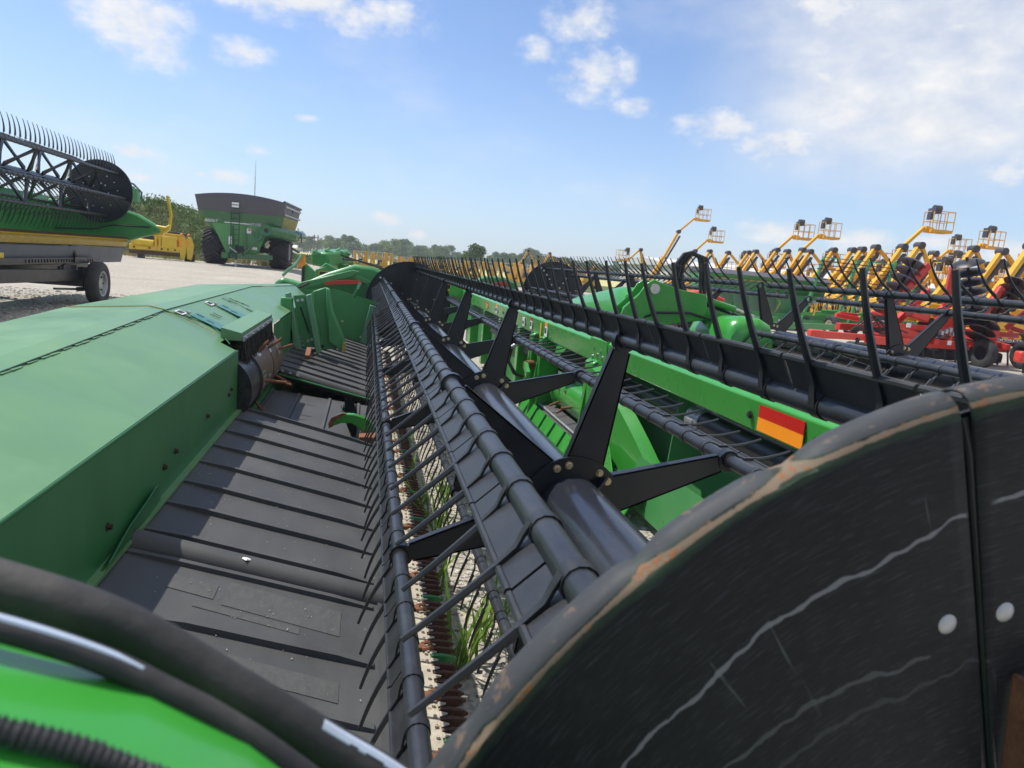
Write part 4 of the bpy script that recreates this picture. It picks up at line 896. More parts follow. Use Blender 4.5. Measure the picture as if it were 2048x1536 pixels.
    MB().beam((2.0, 7.0, 1.05), (2.42, 7.0, 1.10), .5, .10).build('cover_bracket', 'green_new', h)
    hood('motor_cover', 6.30, 5.45, 3.20, 1.15, .42, .36, 3.20, 1.17, .44, .44, 'green_new')
    # hose loop standing above the arch
    for k in range(3):
        o = .035*k
        pts = [(2.72+o, 6.0, 1.50), (2.68+o, 6.02, 1.62), (2.69+o, 6.02, 1.78), (2.75+o, 6.02, 1.87), (2.83+o*.6, 6.02, 1.895-.01*k), (2.90+o, 6.02, 1.85), (2.935+o, 6.02, 1.74), (2.945+o, 6.02, 1.60), (2.98+o*1.2, 6.03, 1.46), (3.2+o, 6.05, 1.38), (3.45, 6.07, 1.26)]
        MB().tube(pts, .016, 10).build('hydraulic_hose', 'rubber', h)
    for z in (1.66, 1.76): MB().box((2.71, 6.02, z), (.11, .05, .02)).build('hose_clip', 'black_paint', h)
    MB().tube([(2.2, 6.0, 1.20), (2.5, 5.86, 1.34), (2.8, 5.86, 1.36), (3.1, 5.9, 1.30)], .012, 6).build('hydraulic_line', 'rubber', h)
    # far divider end
    MB().prism([(1.8, .4), (1.8, 1.10), (2.3, 1.40), (2.7, 1.42), (3.0, 1.30), (3.1, .9), (3.0, .3)], 'y', 14.3, 14.5).build('crop_divider', 'green', h, bevel=.04)
    MB().prism([(2.25, 1.16), (2.3, 1.24), (2.75, 1.33), (2.8, 1.26)], 'y', 14.25, 14.29).build('safety_stop', 'red_bright', h)
    MB().prism([(1.55, .85), (1.9, 1.0), (1.9, 1.2), (1.62, 1.22)], 'y', 14.0, 14.06).build('end_bracket', 'green_new', h)
    emblem(h, (1.60, 14.2, 1.07), .26)
    MB().prism([(1.30, .3), (1.30, 1.25), (1.75, 1.28), (2.1, 1.05), (2.1, .3)], 'y', 14.21, 14.3).build('end_panel', 'green', h, bevel=.02)
second_header()

# ================================================================ header on its transport trailer
H0 = thing('draper_header', 'green header with yellow knife guards and raised black reel, loaded on a black transport trailer', 'harvester header', (-5.6, 12.0, gz(-5.6, 12)))
def trailered():
    h = H0; cx, cz = -5.40, 2.43
    bats = [(47, 84, .36, -.07), (107, 150, .34, -.03), (167, 215, .34, .03), (-13, -38, .36, .05), (-73, -98, .36, .06), (-133, -120, .34, .03)]
    reel(h, cx, cz, 6.4, 16.2, bats, [], 10.2, 16.3, pitch=.16, plates=False, broad=.015, rad=.50, tube_r=.05, phase=.03, rb=.028, n=5)
    # pressed V-shaped carriers between the centre tube and the bats
    y = 7.4
    for k in range(7):
        sp = MB()
        for (a, *_) in bats:
            c, s = math.cos(R(a)), math.sin(R(a)); tip = (cx+c*.49, y, cz+s*.49)
            for sg in (-1, 1):
                p1 = (cx+c*.07, y+sg*.42, cz+s*.07); m = tuple((p1[i]+tip[i])/2 for i in range(3))
                sp.beam(p1, m, .10, .03, up=(-s, 0, c), w2=.045); sp.beam(m, tip, .045, .03, up=(-s, 0, c), w2=.07)
        sp.build('reel_spider', 'black_paint', h); y += 1.30
    f = MB().lathe([(0, 16.28), (.3, 16.28), (.60, 16.285), (.62, 16.27), (.62, 16.23), (.615, 16.23), (.0, 16.265)], 48, (cx, cz)).build('end_shield', 'black_paint', h)
    bl = MB()
    for k in range(12):
        for r in (.16, .33, .45, .56):
            a = R(7+30*k+r*90); bl.bolt((cx+r*math.cos(a), 16.26, cz+r*math.sin(a)), (0, -1, 0), .014, .012)
    bl.build('shield_bolts', 'zinc', f)
    for k in range(4): a = R(20+90*k); MB().beam((cx+.05*math.cos(a), 16.25, cz+.05*math.sin(a)), (cx+.55*math.cos(a), 16.25, cz+.55*math.sin(a)), .06, .025, up=(0, 1, 0)).build('shield_rib', 'black_paint', f)
    # body: back sheet, trough, yellow guards, grey belly pan
    MB().plate([(-6.35, 5.8, 1.45), (-6.35, 16.4, 1.45), (-6.45, 16.4, 2.25), (-6.45, 5.8, 2.25)], .02).build('back_sheet', 'green', h)
    MB().plate([(-6.35, 5.8, 1.46), (-5.05, 5.8, 1.50), (-5.05, 16.4, 1.50), (-6.35, 16.4, 1.46)], .02).build('trough_floor', 'green', h)
    MB().plate([(-5.30, 5.8, 1.53), (-5.10, 5.8, 1.545), (-5.10, 16.4, 1.545), (-5.30, 16.4, 1.53)], .02).build('poly_skirt', 'belt', h)
    kb = MB().beam((-5.02, 5.8, 1.53), (-5.02, 16.45, 1.53), .10, .035).build('cutter_bar', 'rust_dark', h)
    kn = MB(); y = 10.4
    while y < 16.4:
        inst_v = (-4.97, y, 1.53); kn.beam((-4.98, y, 1.535), (-4.87, y, 1.525), .02, .03, w2=.006, h2=.008); y += .0762
    kn.build('knife_guards', 'rust_dark', kb, kind='stuff')
    MB().prism([(-5.10, 1.50), (-4.99, 1.50), (-4.93, 1.44), (-4.98, 1.36), (-5.12, 1.34)], 'y', 5.8, 16.45).build('guard_skid', 'yellow_worn', h)
    y = 10.6; tm = MB()
    while y < 16.4: tm.beam((-4.985, y, 1.50), (-4.92, y, 1.50), .03, .02, w2=.02); y += .0762
    tm.build('guard_tips', 'yellow', h, kind='stuff')
    MB().plate([(-4.98, 5.8, 1.335), (-4.98, 16.3, 1.335), (-5.05, 16.3, 1.04), (-5.05, 5.8, 1.04)], .02).build('belly_pan', 'grey_panel', h)
    MB().prism([(-6.4, 1.30), (-5.1, 1.30), (-5.1, 1.1), (-6.4, 1.1)], 'y', 5.8, 16.3).build('frame_tube', 'green', h)
    # end divider with yellow nose and upright rod
    MB().prism([(-6.45, 1.45), (-6.45, 2.2), (-5.3, 2.18), (-4.75, 2.05), (-4.30, 1.80), (-4.28, 1.70), (-4.62, 1.60), (-5.02, 1.44)], 'y', 16.42, 16.62).build('crop_divider', 'green', h, bevel=.05)
    MB().prism([(-4.42, 1.86), (-4.22, 1.84), (-4.12, 1.90), (-4.14, 1.78), (-4.28, 1.66), (-4.5, 1.62), (-4.42, 1.72)], 'y', 16.44, 16.60).build('divider_nose', 'yellow', h, bevel=.03)
    MB().tube([(-4.15, 16.52, 1.85), (-4.12, 16.52, 2.1), (-4.2, 16.52, 2.48)], .03, 8).build('divider_rod', 'yellow', h)
    MB().tube([(-6.3, 16.41, 1.62), (-5.6, 16.41, 1.66), (-5.2, 16.41, 1.78), (-4.5, 16.41, 1.80)], .015, 6).build('divider_trim', 'black_paint', h)
    MB().beam((-6.3, 16.3, 2.1), (-5.4, 16.34, 2.43), .1, .08).build('reel_arm_beam', 'green', h)
trailered()
def wheel(parent, c, r, w, hub, rim_r, axis='x', mt='tyre', side=1, name='wheel', tread=0, yaw=0):
    # tyre with rounded shoulders, dished rim; axis along local x
    g = MB(); h2 = w/2
    g.lathe([(rim_r, -h2*.8), (rim_r*1.15, -h2*.95), (r*.82, -h2), (r*.95, -h2*.86), (r, -h2*.6), (r*1.005, 0), (r, h2*.6), (r*.95, h2*.86), (r*.82, h2), (rim_r*1.15, h2*.95), (rim_r, h2*.8)], 40, (c[1], c[2]), 'x')
    g.v = [(v[0]+c[0], v[1], v[2]) for v in g.v]
    t = g.build(name, mt, parent, ang=40)
    q = MB(); s = side
    q.lathe([(rim_r*1.04, s*h2*.85), (rim_r*.93, s*h2*.8), (rim_r*.88, s*h2*.35), (rim_r*.45, s*h2*.28), (rim_r*.40, s*h2*.45), (.0, s*h2*.47)], 28, (c[1], c[2]), 'x')
    q.lathe([(rim_r*1.02, -s*h2*.8), (.0, -s*h2*.5)], 28, (c[1], c[2]), 'x')
    q.v = [(v[0]+c[0], v[1], v[2]) for v in q.v]
    q.build('rim', hub, t, ang=40)
    lg = MB()
    for k in range(6): a = R(60*k); lg.bolt((c[0]+s*h2*.30, c[1]+rim_r*.6*math.cos(a), c[2]+rim_r*.6*math.sin(a)), (s, 0, 0), rim_r*.06, rim_r*.08)
    lg.build('wheel_nuts', 'dark_bolt', t)
    return t
TR = thing('header_trailer', 'black four wheel transport trailer carrying the header with yellow guards', 'trailer', (-5.6, 12.0, gz(-5.6, 12)))
def trailer():
    h = TR; g = gz(-5, 14)
    MB().beam((-5.62, 3.0, .86), (-5.62, 16.0, .86), .18, .24).build('main_beam', 'black_paint', h, bevel=.015)
    MB().beam((-6.45, 14.3, .72), (-4.98, 14.3, .72), .18, .22).build('axle_beam', 'black_paint', h, bevel=.012)
    MB().beam((-5.10, 9.0, .93), (-5.02, 13.9, .83), .12, .20).build('side_beam', 'black_paint', h, bevel=.01)
    MB().box((-5.00, 13.55, .96), (.05, .55, .10)).build('spring_plate', 'black_paint', h)
    MB().box((-4.99, 14.12, .80), (.10, .16, .34)).build('stub_axle', 'black_paint', h, bevel=.01)
    MB().box((-4.93, 14.12, .80), (.03, .03, .20)).build('king_pin', 'galv', h)
    MB().box((-5.035, 11.45, .87), (.006, .26, .09)).build('reflector', 'yellow', h)
    for s, x in ((1, -4.80), (-1, -6.65)): wheel(h, (x, 14.30, g+.385), .392, .22, 'galv', .22, side=s)
    for s, x in ((1, -4.80), (-1, -6.65)): wheel(h, (x, 5.0, gz(-5, 5)+.385), .392, .22, 'galv', .22, side=s)
    MB().beam((-6.45, 5.0, .72), (-4.98, 5.0, .72), .18, .22).build('axle_beam', 'black_paint', h)
    MB().beam((-4.98, 12.9, .64), (-4.97, 14.0, .58), .03, .035).build('tie_rod', 'black_paint', h); MB().tube([(-4.97, 13.85, .59), (-4.97, 14.1, .58)], .04, 10).build('tie_rod_end', 'black_paint', h)
    # drilled support bar, uprights and stay
    for dz in (-.035, .035): MB().beam((-4.99, 9.5, 1.10+dz), (-4.95, 14.6, 1.09+dz), .05, .022).build('support_rail', 'black_paint', h)
    y = 11.9
    while y < 14.6: MB().box((-4.97, y, 1.092), (.05, .055, .055)).build('rail_web', 'black_paint', h); y += .105
    MB().beam((-4.99, 9.5, 1.10), (-4.98, 11.9, 1.095), .05, .06).build('support_rail', 'black_paint', h)
    MB().box((-4.96, 13.85, 1.10), (.09, .5, .10)).build('slide_clamp', 'black_paint', h)
    MB().beam((-4.97, 13.80, 1.14), (-5.02, 13.6, 1.42), .035, .05).build('support_prop', 'black_paint', h)
    MB().beam((-5.02, 13.2, .96), (-4.98, 13.75, 1.08), .04, .05).build('support_stay', 'black_paint', h)
    for yy in (6.5, 10.0, 14.8): MB().beam((-5.62, yy, .95), (-5.62, yy, 1.12), .14, .14).build('cradle_post', 'black_paint', h)
    MB().box((-5.05, 11.0, 1.14), (.14, .6, .16)).build('toolbox', 'yellow', h, bevel=.02)
trailer()

# ================================================================ further header beyond the far end
H3 = thing('harvester_header', 'green header with round deer badge and orange lamp, standing beyond the worn header', 'harvester header', (-.9, 15.5, 0))
def third():
    h = H3
    MB().prism([(-1.25, .30), (-1.25, 1.42), (-1.0, 1.22), (-.80, 1.40), (-.45, 1.25), (.4, .95), (.4, .30)], 'y', 14.4, 14.6).build('end_panel', 'green', h, bevel=.015)
    MB().prism([(-1.06, .95), (-.98, 1.26), (-.80, 1.33), (-.6, 1.05)], 'y', 14.36, 14.40).build('panel_boss', 'green', h, bevel=.01)
    emblem(h, (-.80, 14.35, 1.13), .24)
    MB().beam((-.95, 14.8, 1.45), (-.55, 15.6, 1.55), .40, .28).build('gearcase', 'green', h, bevel=.05)
    for k, (x, y, z) in enumerate(((-1.05, 14.9, 1.62), (-.82, 15.0, 1.66), (-.62, 15.3, 1.68), (-.48, 15.5, 1.66))):
        MB().tube([(x, y, z-.18), (x, y, z-.02), (x+.05, y, z)], .05, 10).build('gearcase_boss', 'green', h)
        MB().tube([(x-.02, y-.1, z-.02), (x+.12, y-.1, z-.06)], .025, 8).build('hydraulic_line', 'green_pale', h)
    MB().beam((-.4, 15.2, 1.30), (1.2, 18.0, 1.02), .5, .16).build('frame_beam', 'green', h, bevel=.02)
    MB().tube([(-.5, 14.9, 1.50), (-.2, 15.5, 1.48), (.4, 16.5, 1.33)], .02, 8).build('hydraulic_hose', 'rubber', h)
    MB().tube([(-.6, 15.1, 1.58), (-.3, 15.6, 1.50), (.3, 16.4, 1.38)], .02, 8).build('hydraulic_hose', 'rubber', h)
    MB().tube([(-1.55, 14.0, 1.10), (-1.45, 14.0, 1.22), (-1.32, 14.0, 1.32), (-1.22, 14.1, 1.52)], .028, 8).build('step_rail', 'green_pale', h)
    MB().prism([(-1.28, 1.30), (-1.30, 1.44), (-1.25, 1.52), (-1.17, 1.50), (-1.16, 1.34), (-1.22, 1.28)], 'y', 14.15, 14.19).build('marker_lamp', 'orange', h, bevel=.01)
    MB().tube([(-1.38, 14.3, .62), (-1.24, 14.3, .62)], .30, 20).build('gauge_wheel', 'tyre', h)
    MB().prism([(-1.22, .03), (-1.22, 1.36), (-1.17, 1.36), (-1.17, .03)], 'y', 14.2, 14.26).build('lamp_post', 'black_paint', h)
    MB().tube([(-1.32, 14.6, 1.55), (-1.45, 14.5, 1.62)], .02, 8).build('mirror_stalk', 'black_paint', h)
    MB().box((-.4, 16.2, .15), (.4, 3.0, .34)).build('skid_shoe', 'black_paint', h)
third()
# ================================================================ plants
def leaf_cloud(mb, rg, lumps, n, size, flat=.8):
    wts = [l[3]**2 for l in lumps]
    for k in range(n):
        l = rg.choices(lumps, wts)[0]; d = Vector((rg.gauss(0, 1), rg.gauss(0, 1), rg.gauss(0, 1))).normalized()
        r = l[3]*(rg.random()**.35); p = Vector(l[:3])+Vector((d.x*r, d.y*r, d.z*r*flat))
        u = Vector((rg.gauss(0, 1), rg.gauss(0, 1), rg.gauss(0, 1))).normalized(); w = u.cross(Vector((rg.gauss(0, 1), rg.gauss(0, 1), rg.gauss(0, 1)))).normalized()
        s = size*rg.uniform(.6, 1.3)
        mb.add([p-u*s, p+w*s*.55, p+u*s, p-w*s*.55], [(0, 1, 2, 3)])
def tree_proto(seed, n=1500):
    rg = random.Random(seed); lumps = []
    for k in range(14):
        a = rg.uniform(0, 6.28); q = rg.random(); z = .36+.55*q; rr = (.36*(1-abs(q-.4)*1.1))*rg.uniform(.3, 1.0)
        lumps.append((rr*math.cos(a), rr*math.sin(a), z, rg.uniform(.11, .19)))
    cm = MB(); leaf_cloud(cm, rg, lumps, n, .035); crown = cm.mesh('crown', None); crown.materials.append(M['leaf'])
    tm = MB(); tm.tube([(0, 0, -.05), (.01, 0, .2), (0, .01, .45), (0, 0, .75)], [.030, .024, .016, .006], 8)
    for l in lumps[:8]: tm.tube([(0, 0, .25+.2*rg.random()), (l[0]*.5, l[1]*.5, l[2]*.8), l[:3]], [.013, .009, .004], 5)
    trunk = tm.mesh('trunk'); trunk.materials.append(M['wood']); return crown, trunk
PROTO = [tree_proto(s) for s in (1, 2, 3, 4)]
def tree(x, y, h, k, label, group, wide=1.0, rz=0, name='broadleaf_tree', m=None):
    t = thing(name, label, 'tree', (x, y, gz(x, y)), group, rz, local=True); c, tr = PROTO[k]
    sw = h*wide
    o = inst('crown', c, t, (0, 0, 0)); o.scale = (sw, sw, h); o = inst('trunk', tr, t, (0, 0, 0)); o.scale = (h, h, h)
    return t
rgT = random.Random(9)
for k, (x, y, h) in enumerate([(-38,336,5.5),(-27,262,5.2),(-29,312,7.2),(-26,307,6.7),(-22,292,6.7),(-22,340,6.3),(-16,293,7.3),(-12,257,6.6),(-11,287,6.8),(-9,303,8.4),(-6,283,7.8),(-4,340,7.3),(-1,331,6.5),(3,332,7.3),(6,285,7.6),(8,269,9.1),(13,294,9.6),(18,334,9.6),(19,285,7.1),(23,294,8.1),(29,317,9.0),(28,283,7.7),(36,332,9.2),(34,281,6.5),(39,298,7.2),(44,305,7.6),(46,299,6.3),(43,261,5.9),(59,332,8.6),(49,260,6.9),(54,274,7.2),(62,299,8.2),(59,273,8.0),(71,316,10.9),(64,270,8.0),(82,336,10.2),(66,257,7.4),(73,268,7.4),(81,288,7.7),(80,268,7.1),(95,307,6.5),(90,284,7.5),(105,320,6.8),(109,319,7.3),(104,295,8.7),(103,282,9.3),(124,329,10.8),(112,288,8.8),(134,337,10.3),(120,291,9.3),(113,267,8.5)]):
    tree(x, y, h*1.05, k % 4, 'leafy green tree in the tree line along the far fields', 'trees along the far fields', rgT.uniform(1.0, 1.4), rgT.uniform(0, 6.28))
tree(16.4, 112, 5.2, 1, 'loose pale green tree standing alone in front of the tree line, behind the yellow lifts', None, 1.0, 1.0)
tree(11.5, 118, 3.0, 2, 'small yellowish round bush among the stored yellow lifts', None, 1.2, .3, 'bush')
def woodland():
    rg = random.Random(21); mb = MB(); lumps = []
    for k in range(420):
        x = -140+k*.95+rg.uniform(-2, 2); y = rg.uniform(300, 420); h = rg.uniform(3.5, 7)+(.012*(k) if k < 300 else 3); lumps.append((x, y, h*.55, h*.42))
    for l in lumps:
        leaf_cloud(mb, rg, [(l[0]+rg.uniform(-1.5, 1.5), l[1], l[2]*rg.uniform(.5, 1.3), l[3]*rg.uniform(.5, .9)) for _ in range(4)], 70, .62)
        mb.tube([(l[0], l[1], -1), (l[0], l[1], l[2])], [.2, .1], 4, cap=False)
    setp(mb.build('woodland', 'leaf', ang=None), 'far woodland reading as one dark green mass behind the tree line', 'woodland', kind='stuff')
woodland()
# ---- scrubby bank on the left
def bank():
    def hz(x, y):
        r = sstep(-8.2, -13.5, x+.02*(y-45))*sstep(44.5, 51, y+.25*(x+12)); k = 3.2*r*(1-.35*sstep(-14, -30, x))
        return gz(x, y)-.05+k+.25*mnoise.noise((x*.25, y*.25, 3))*r
    mb = MB(); xs = [-90+i*1.6 for i in range(53)]; ys = [42+j*1.4 for j in range(26)]; n = len(xs)
    mb.add([(x, y, hz(x, y)) for y in ys for x in xs], [(j*n+i, j*n+i+1, (j+1)*n+i+1, (j+1)*n+i) for j in range(len(ys)-1) for i in range(n-1)])
    setp(mb.build('grassy_bank', 'verge', ang=60), kind='structure')
    rg = random.Random(31); g = MB(); d = MB()
    for k in range(2600):
        x = -7.5-24*rg.random()**1.1; y = rg.uniform(44, 62); z = hz(x, y)
        if z < gz(x, y)+.10: continue
        s = rg.uniform(.25, .6)
        leaf_cloud(g, rg, [(x, y, z+s*.4, s)], 26, .085)
    for k in range(700):
        x = -4.0-26*rg.random(); y = rg.uniform(43.5, 50); z = max(hz(x, y), gz(x, y))
        if x > -8.5 and y < 45.5: continue
        for q in range(7):
            a = rg.uniform(0, 6.28); l = rg.uniform(.25, .7); dx, dy = math.cos(a)*l*.4, math.sin(a)*l*.4; px = x+rg.gauss(0, .15); py = y+rg.gauss(0, .15)
            d.add([(px-.02, py, z), (px+.02, py, z), (px+dx, py+dy, z+l)], [(0, 1, 2)])
    setp(g.build('bank_scrub', 'scrub', ang=None), 'green scrub and bushes covering the bank behind the grain cart', 'scrub', kind='stuff')
    setp(d.build('dry_grass', 'dry_grass', ang=None), 'dry straw coloured grass along the foot of the scrubby bank', 'grass', kind='stuff')
    f = MB()
    for k in range(1300):
        x = rg.uniform(-30, 6); y = rg.uniform(62, 78); s = rg.uniform(.15, .4); leaf_cloud(f, rg, [(x, y, gz(x, y)+s*.5, s)], 10, .12)
    for k in range(1500):
        x = rg.uniform(-60, 8); y = rg.uniform(78, 128); leaf_cloud(f, rg, [(x, y, gz(x, y)+.4, .5)], 7, .25, .6)
    setp(f.build('field_crop', 'crop', ang=None), 'low green crop and weeds growing in the field behind the machines', 'crop', kind='stuff')
bank()
# ---- weeds growing through the cutter bar
def weeds():
    rg = random.Random(41)
    # (x, y, height, blades, label)
    spots = [(.46, 2.62, .40, 15, 'tall grassy weed with broad blades growing in front of the cutter bar'), (.60, 2.85, .34, 11, 'grassy weed clump beside the lower reel bat'), (.38, 3.3, .38, 13, 'green leafy weed growing up through the knife guards'),
             (.50, 3.9, .46, 22, 'bushy green weed between the cutter bar and the reel tube'), (.38, 4.4, .45, 22, 'weed clump growing through the cutter bar beyond the bushy weed'), (.60, 4.7, .3, 14, 'short weed on the gravel under the reel'), (.50, 2.10, .20, 6, 'small grass tuft on the gravel by the nearest guards'), (.33, 5.3, .4, 16, 'weed growing beside the green hooked deflector')]
    for (x, y, hh, n, lab) in spots:
        t = thing('weed_plant', lab, 'weed', (x, y, 0)); bl = MB(); st = MB()
        for k in range(n):
            a = rg.uniform(0, 6.28); l = hh*rg.uniform(.5, 1.1); le = rg.uniform(.25, .75); w = rg.uniform(.006, .013); bx, by = x+rg.gauss(0, .03), y+rg.gauss(0, .05); c, s = math.cos(a), math.sin(a); vs = []
            for i in range(6):
                q = i/5; r = l*le*q**1.5; z = l*(q-.25*q*q*le*1.6); ww = w*(1-q**2.2)*(.5+q if q < .5 else 1)
                vs += [(bx+c*r-s*ww, by+s*r+c*ww, z), (bx+c*r+s*ww, by+s*r-c*ww, z)]
            bl.add(vs, [(2*i, 2*i+1, 2*i+3, 2*i+2) for i in range(5)])
        for k in range(3): st.tube([(x+rg.gauss(0, .02), y+rg.gauss(0, .03), -.01), (x+rg.gauss(0, .03), y+rg.gauss(0, .03), hh*.5), (x+rg.gauss(0, .05), y+rg.gauss(0, .05), hh*.8)], [.003, .0025, .0015], 5)
        bl.build('leaf_blades', 'weed', t, ang=None); st.build('stem', 'weed', t)
weeds()
# ================================================================ grain cart
def lettering(txt, size, parent, loc, rot, m, name='lettering', shear=.0, extrude=.004):
    cu = bpy.data.curves.new(name, 'FONT'); cu.body = txt; cu.size = size; cu.extrude = extrude; cu.shear = shear
    ob = bpy.data.objects.new(name, cu); COL.objects.link(ob)
    me = bpy.data.meshes.new_from_object(ob.evaluated_get(bpy.context.evaluated_depsgraph_get())); bpy.data.objects.remove(ob)
    me.materials.clear(); me.materials.append(M[m]); me.name = name
    o = bpy.data.objects.new(name, me); COL.objects.link(o); o.parent = parent; o.location = loc; o.rotation_euler = rot
    return o
CART = thing('grain_cart', 'dark green grain cart with black sideboards, ladder and big lugged tyres by the bank', 'grain cart', (-6.75, 41.0, gz(-6.75, 41)), None, R(-3), local=True)
def cart():
    h = CART
    def loft(rings, name, m, cap=False, ang=25):
        mb = MB(); n = len(rings[0]); vs = [p for r in rings for p in r]
        mb.add(vs, [(i*n+k, i*n+(k+1) % n, (i+1)*n+(k+1) % n, (i+1)*n+k) for i in range(len(rings)-1) for k in range(n)]+([tuple(range(n))] if cap else []))
        o = mb.build(name, m, h, ang=None); s = o.modifiers.new('solid', 'SOLIDIFY'); s.thickness = .03; return o
    def ring(x, y0, y1, z, ch=0):
        return [(-x+ch, y0, z), (x-ch, y0, z), (x, y0+ch, z), (x, y1-ch, z), (x-ch, y1, z), (-x+ch, y1, z), (-x, y1-ch, z), (-x, y0+ch, z)]
    loft([ring(2.20, -.22, 5.3, 2.82, .25), ring(2.27, -.4, 5.5, 3.55, .05)], 'sideboard', 'cart_black')
    loft([ring(2.06, -.15, 5.2, 2.18, .35), ring(2.215, -.23, 5.3, 2.82, .27)], 'tank_band', 'cart_green')
    loft([ring(.55, 1.0, 3.4, .75, .1), ring(1.5, .35, 4.4, 1.75, .2), ring(2.05, -.15, 5.2, 2.19, .35)], 'hopper', 'cart_green', True)
    # flat front panel below the band
    MB().plate([(-1.45, -.13, 2.20), (1.5, -.13, 2.20), (.85, .10, .72), (-.75, .10, .72)], .05).build('front_panel', 'green', h)  # lighter green than the hopper: ground bounce put into the colour
    # arched roll tarp
    mb = MB(); vs = []; n = 12
    for i in range(n+1):
        x = -2.26+4.52*i/n; z = 3.56+.24*(1-(x/2.26)**2); vs += [(x, -.38, z), (x, 5.48, z)]
    mb.add(vs, [(2*i, 2*i+1, 2*i+3, 2*i+2) for i in range(n)]); mb.add([(-2.26+4.52*i/n, -.385, 3.56+.24*(1-((-2.26+4.52*i/n)/2.26)**2)) for i in range(n+1)]+[(2.26, -.385, 3.5), (-2.26, -.385, 3.5)], [tuple(range(n+3))])
    mb.build('roll_tarp', 'cart_black', h); MB().tube([(2.28, -.45, 3.58), (2.28, 5.55, 3.58)], .06, 10).build('tarp_roller', 'black_paint', h)
    for (x0, x1) in ((2.24, 2.24),):
        for (z, hh, m) in ((3.36, .10, 'galv'), (2.93, .08, 'galv')): MB().beam((x0+.08*(z-3.0)+.04, -.1, z), (x0+.08*(z-3.0)+.04, 5.3, z), .05, hh).build('side_rail', m, h)
        MB().beam((2.19, 2.5, 2.98), (2.27, 2.5, 3.34), .04, .05).build('side_stake', 'black_paint', h)
    w = MB().box((-.22, -.37, 3.20), (.42, .03, .36)).build('sight_window', 'decal_black', h, bevel=.04)
    for z in (3.13, 3.28): MB().box((-.22, -.40, z), (.36, .02, .11)).build('window_pane', 'white_paint', w)
    # lettering on a white stripe
    MB().box((-.15, -.185, 2.27), (1.3, .02, .05), Matrix.Rotation(R(0), 3, 'Y')).build('stripe', 'white_paint', h)
    lettering('BRENT', .22, h, (-1.82, -.185, 2.22), (R(90), 0, 0), 'white_paint', shear=.25)
    lettering('V1100', .22, h, (.48, -.185, 2.20), (R(90), 0, 0), 'white_paint', shear=.25)
    # ladder
    ld = MB()
    for x in (-.42, .0): ld.tube([(x, -.42, .62), (x, -.42, 2.86)], .022, 8)
    for k in range(8): ld.tube([(-.42, -.42, .85+k*.27), (.0, -.42, .85+k*.27)], .018, 6)
    ld.build('ladder', 'black_paint', h)
    MB().box((-.05, .02, 1.45), (.42, .06, 1.35)).build('inspection_panel', 'decal_black', h)
    for x in (-.38, .28): MB().beam((x, -.10, .7), (x, -.16, 2.15), .12, .05).build('panel_rib', 'cart_green', h)
    for (x, z, a, b) in ((.42, 1.92, .28, .26), (-.50, 1.35, .16, .42), (.75, 1.02, .28, .14)): MB().box((x, -.16, z), (a, .02, b)).build('warning_decal', 'white_paint', h)
    MB().box((.48, -.175, 1.98), (.12, .02, .09)).build('decal_band', 'red_reflector', h)
    # folded unload auger: tube to the right with ring joint
    MB().tube([(1.45, -.55, 2.02), (2.55, .5, 1.85), (2.75, 2.6, 1.9)], .31, 20).build('auger_tube', 'cart_green', h)
    MB().lathe([(.12, -.03), (.30, -.05), (.31, .0), (.31, .14), (.27, .16)], 24, axis='y').build('auger_mouth', 'cart_green', h).location = (1.45, -.72, 2.02)
    MB().tube([(1.45, -.70, 2.02), (1.45, -.60, 2.02)], .23, 20).build('auger_opening', 'decal_black', h)
    rg_ = MB().lathe([(.17, -.05), (.29, -.06), (.29, .10), (.17, .10), (.17, -.05)], 20, axis='y').build('joint_ring', 'cart_green', h); rg_.location = (.98, -.62, 1.72)
    for a in (20, 80, 140): MB().beam((.98-.26*math.cos(R(a)), -.63, 1.72-.26*math.sin(R(a))), (.98+.26*math.cos(R(a)), -.63, 1.72+.26*math.sin(R(a))), .03, .04, up=(0, 1, 0)).build('ring_spoke', 'cart_green', h)
    MB().beam((.2, -.35, .62), (1.15, -.50, 1.55), .10, .18, up=(0, -1, 0)).build('auger_brace', 'cart_green', h)
    MB().tube([(2.78, .5, 2.15), (2.95, 1.2, 2.05), (2.98, 1.3, 1.55)], .03, 8).build('hydraulic_hose', 'rubber', h)
    # frame, tongue, jack
    MB().beam((-.42, -.55, .55), (1.6, .3, .60), .25, .26).build('frame_beam', 'cart_green', h, bevel=.02)
    MB().beam((-.6, -.9, .55), (-.3, .8, .6), .34, .30).build('tongue', 'cart_green', h, bevel=.02)
    MB().beam((.05, -1.1, .75), (-.32, -1.0, .98), .05, .05).build('jack_crank', 'galv', h)
    MB().tube([(.0, -1.0, -.02), (.0, -1.0, .38)], .05, 10).build('jack_leg', 'galv', h); MB().tube([(.0, -1.0, .36), (.0, -1.0, .85)], .065, 10).build('jack_sleeve', 'black_paint', h)
    MB().beam((-1.6, 2.0, .95), (1.6, 2.0, .95), .28, .28).build('axle', 'black_paint', h)
    for s in (-1, 1): MB().beam((s*.5, 1.9, .95), (s*1.35, 1.9, 1.6), .12, .12).build('axle_strut', 'black_paint', h)
